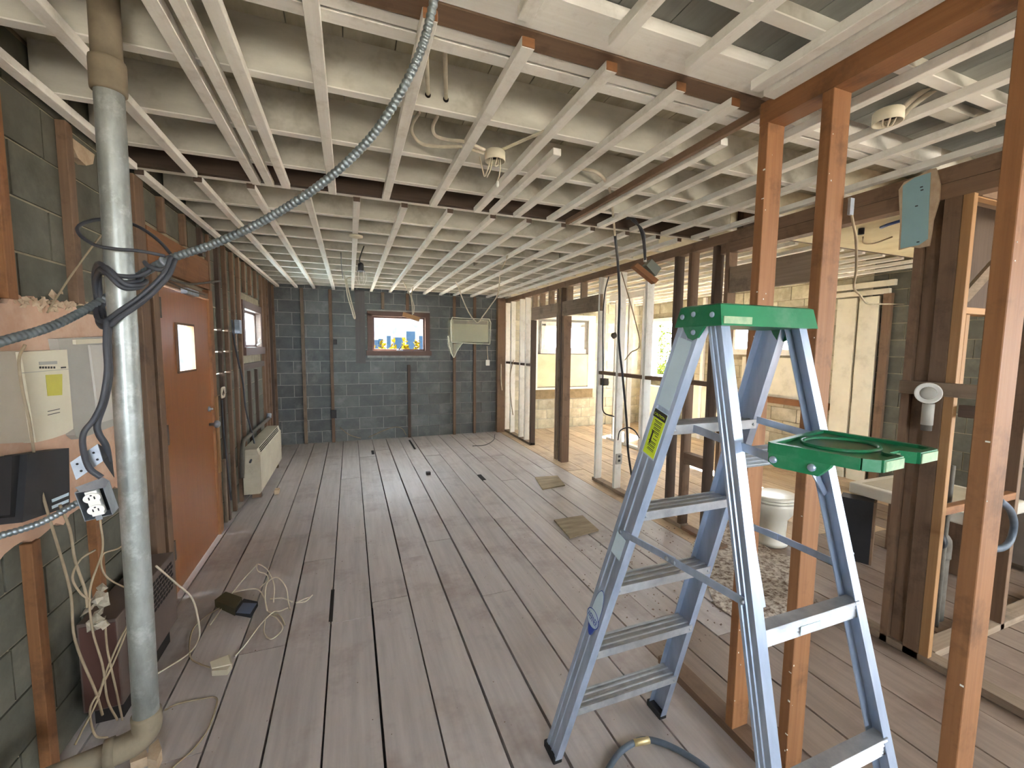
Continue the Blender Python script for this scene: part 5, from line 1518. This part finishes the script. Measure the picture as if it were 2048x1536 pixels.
# ================================================================== OUTDOORS
gr = box('ground', (-30, -30, -0.75), (40, 40, -0.45), M_GROUND)
tag(gr, 'pale ground outside the house', 'ground', kind='structure')
fa = empty('neighbour_house', (2, 19, -0.45), 'pale stone house seen through the back window', 'building')
fw_ = [(x0, z0, x0 + 0.8, z0 + 1.3) for z0 in (3.1,) for x0 in (-3.5, -1.6, 0.3, 3.6, 5.5)]
rs = [(-9, -0.45, 9, 7.5)]
for h in fw_:
    rs = rect_sub(rs, h)
mb = MB()
for (a, c, b, d) in rs:
    mb.box((a, 19, c), (b, 19.4, d))
mb.build('facade', M_STUCCO, fa)
for (a, c, b, d) in fw_:
    f = box('window', (a, 19.1, c), (b, 19.2, d), M_BPOST, fa)
    box('pane', (a + 0.08, 19.08, c + 0.08), (b - 0.08, 19.12, d - 0.08), M_GLASS, f)
prism('roof', [Vector((-9.5, 18.6, 7.5)), Vector((9.5, 18.6, 7.5)), Vector((9.5, 22, 9.5)), Vector((-9.5, 22, 9.5))], (0, 0, 0.2), M_BPOST, fa)
for i, (px, top, wd) in enumerate(((778, 672, 0.10), (797, 675, 0.26), (822, 663, 0.24), (845, 672, 0.16), (762, 678, 0.12), (752, 680, 0.14))):
    p = PY(px, 700, 13.0)
    zt = PY(px, top, 13.0).z
    o = box('fence_post', (p.x - wd / 2, 12.95, -0.45), (p.x + wd / 2, 13.1, zt), M_BPOST)
    tag(o, 'blue-grey %s outside the back window, %s' % (('post',) + (('the thin one left of the centre',), ('short and broad, right of the thin one',), ('the tallest of the row',), ('last of the row at the right',), ('third from the left end',), ('farthest left of the row',))[i]), 'post', 'posts outside the back window')


def shrub(name, c, rx_, ry_, rz_, n, m, label, cat, group=None, seed=1):
    r = random.Random(seed)
    t = empty(name, (c[0], c[1], -0.45), label, cat, group)
    v, f = [], []
    for k in range(n):
        while True:
            p = Vector((r.uniform(-1, 1), r.uniform(-1, 1), r.uniform(-1, 1)))
            if 0.25 < p.length < 1:
                break
        q = Vector((c[0] + p.x * rx_, c[1] + p.y * ry_, c[2] + p.z * rz_))
        a = Vector((r.uniform(-1, 1), r.uniform(-1, 1), r.uniform(-1, 1))).normalized() * r.uniform(0.05, 0.10)
        b = a.orthogonal().normalized() * r.uniform(0.025, 0.05)
        k0 = len(v)
        v += [q - a, q + b, q + a, q - b]
        f.append((k0, k0 + 1, k0 + 2, k0 + 3))
    o = mesh('foliage', v, f, m, t)
    o['kind'] = 'stuff'
    tube('stem', [(c[0], c[1], -0.45), (c[0], c[1], c[2])], 0.04, W['brown_z'], t, 6, 1)
    return t


for i, (px, top) in enumerate(((766, 680), (787, 675), (810, 672), (834, 674), (745, 690))):
    p = PY(px, 690, 11.5)
    zt = PY(px, top, 11.5).z
    shrub('yellow_shrub', (p.x, 11.5, (zt - 0.45) / 2), (0.17, 0.12, 0.12, 0.12, 0.11)[i], 0.2, (zt + 0.45) / 2, 420, M_SHRUBY, 'yellow flowering shrub outside the back window, ' + ('the widest one', 'between the thin post and the broad post', 'just left of the tallest post', 'right of the tallest post', 'at the left edge of the glass')[i], 'shrub', 'shrubs outside the back window', 20 + i)
hd = shrub('hedge', (9.3, 9.6, 0.35), 0.7, 3.6, 0.95, 9000, M_HEDGE, 'yellow-green clipped hedge outside the tall window', 'hedge', None, 3)
shrub('tree', (12.0, 14.2, 2.9), 2.0, 2.8, 2.3, 6500, M_HEDGE, 'leafy green tree beyond the hedge', 'tree', None, 4)
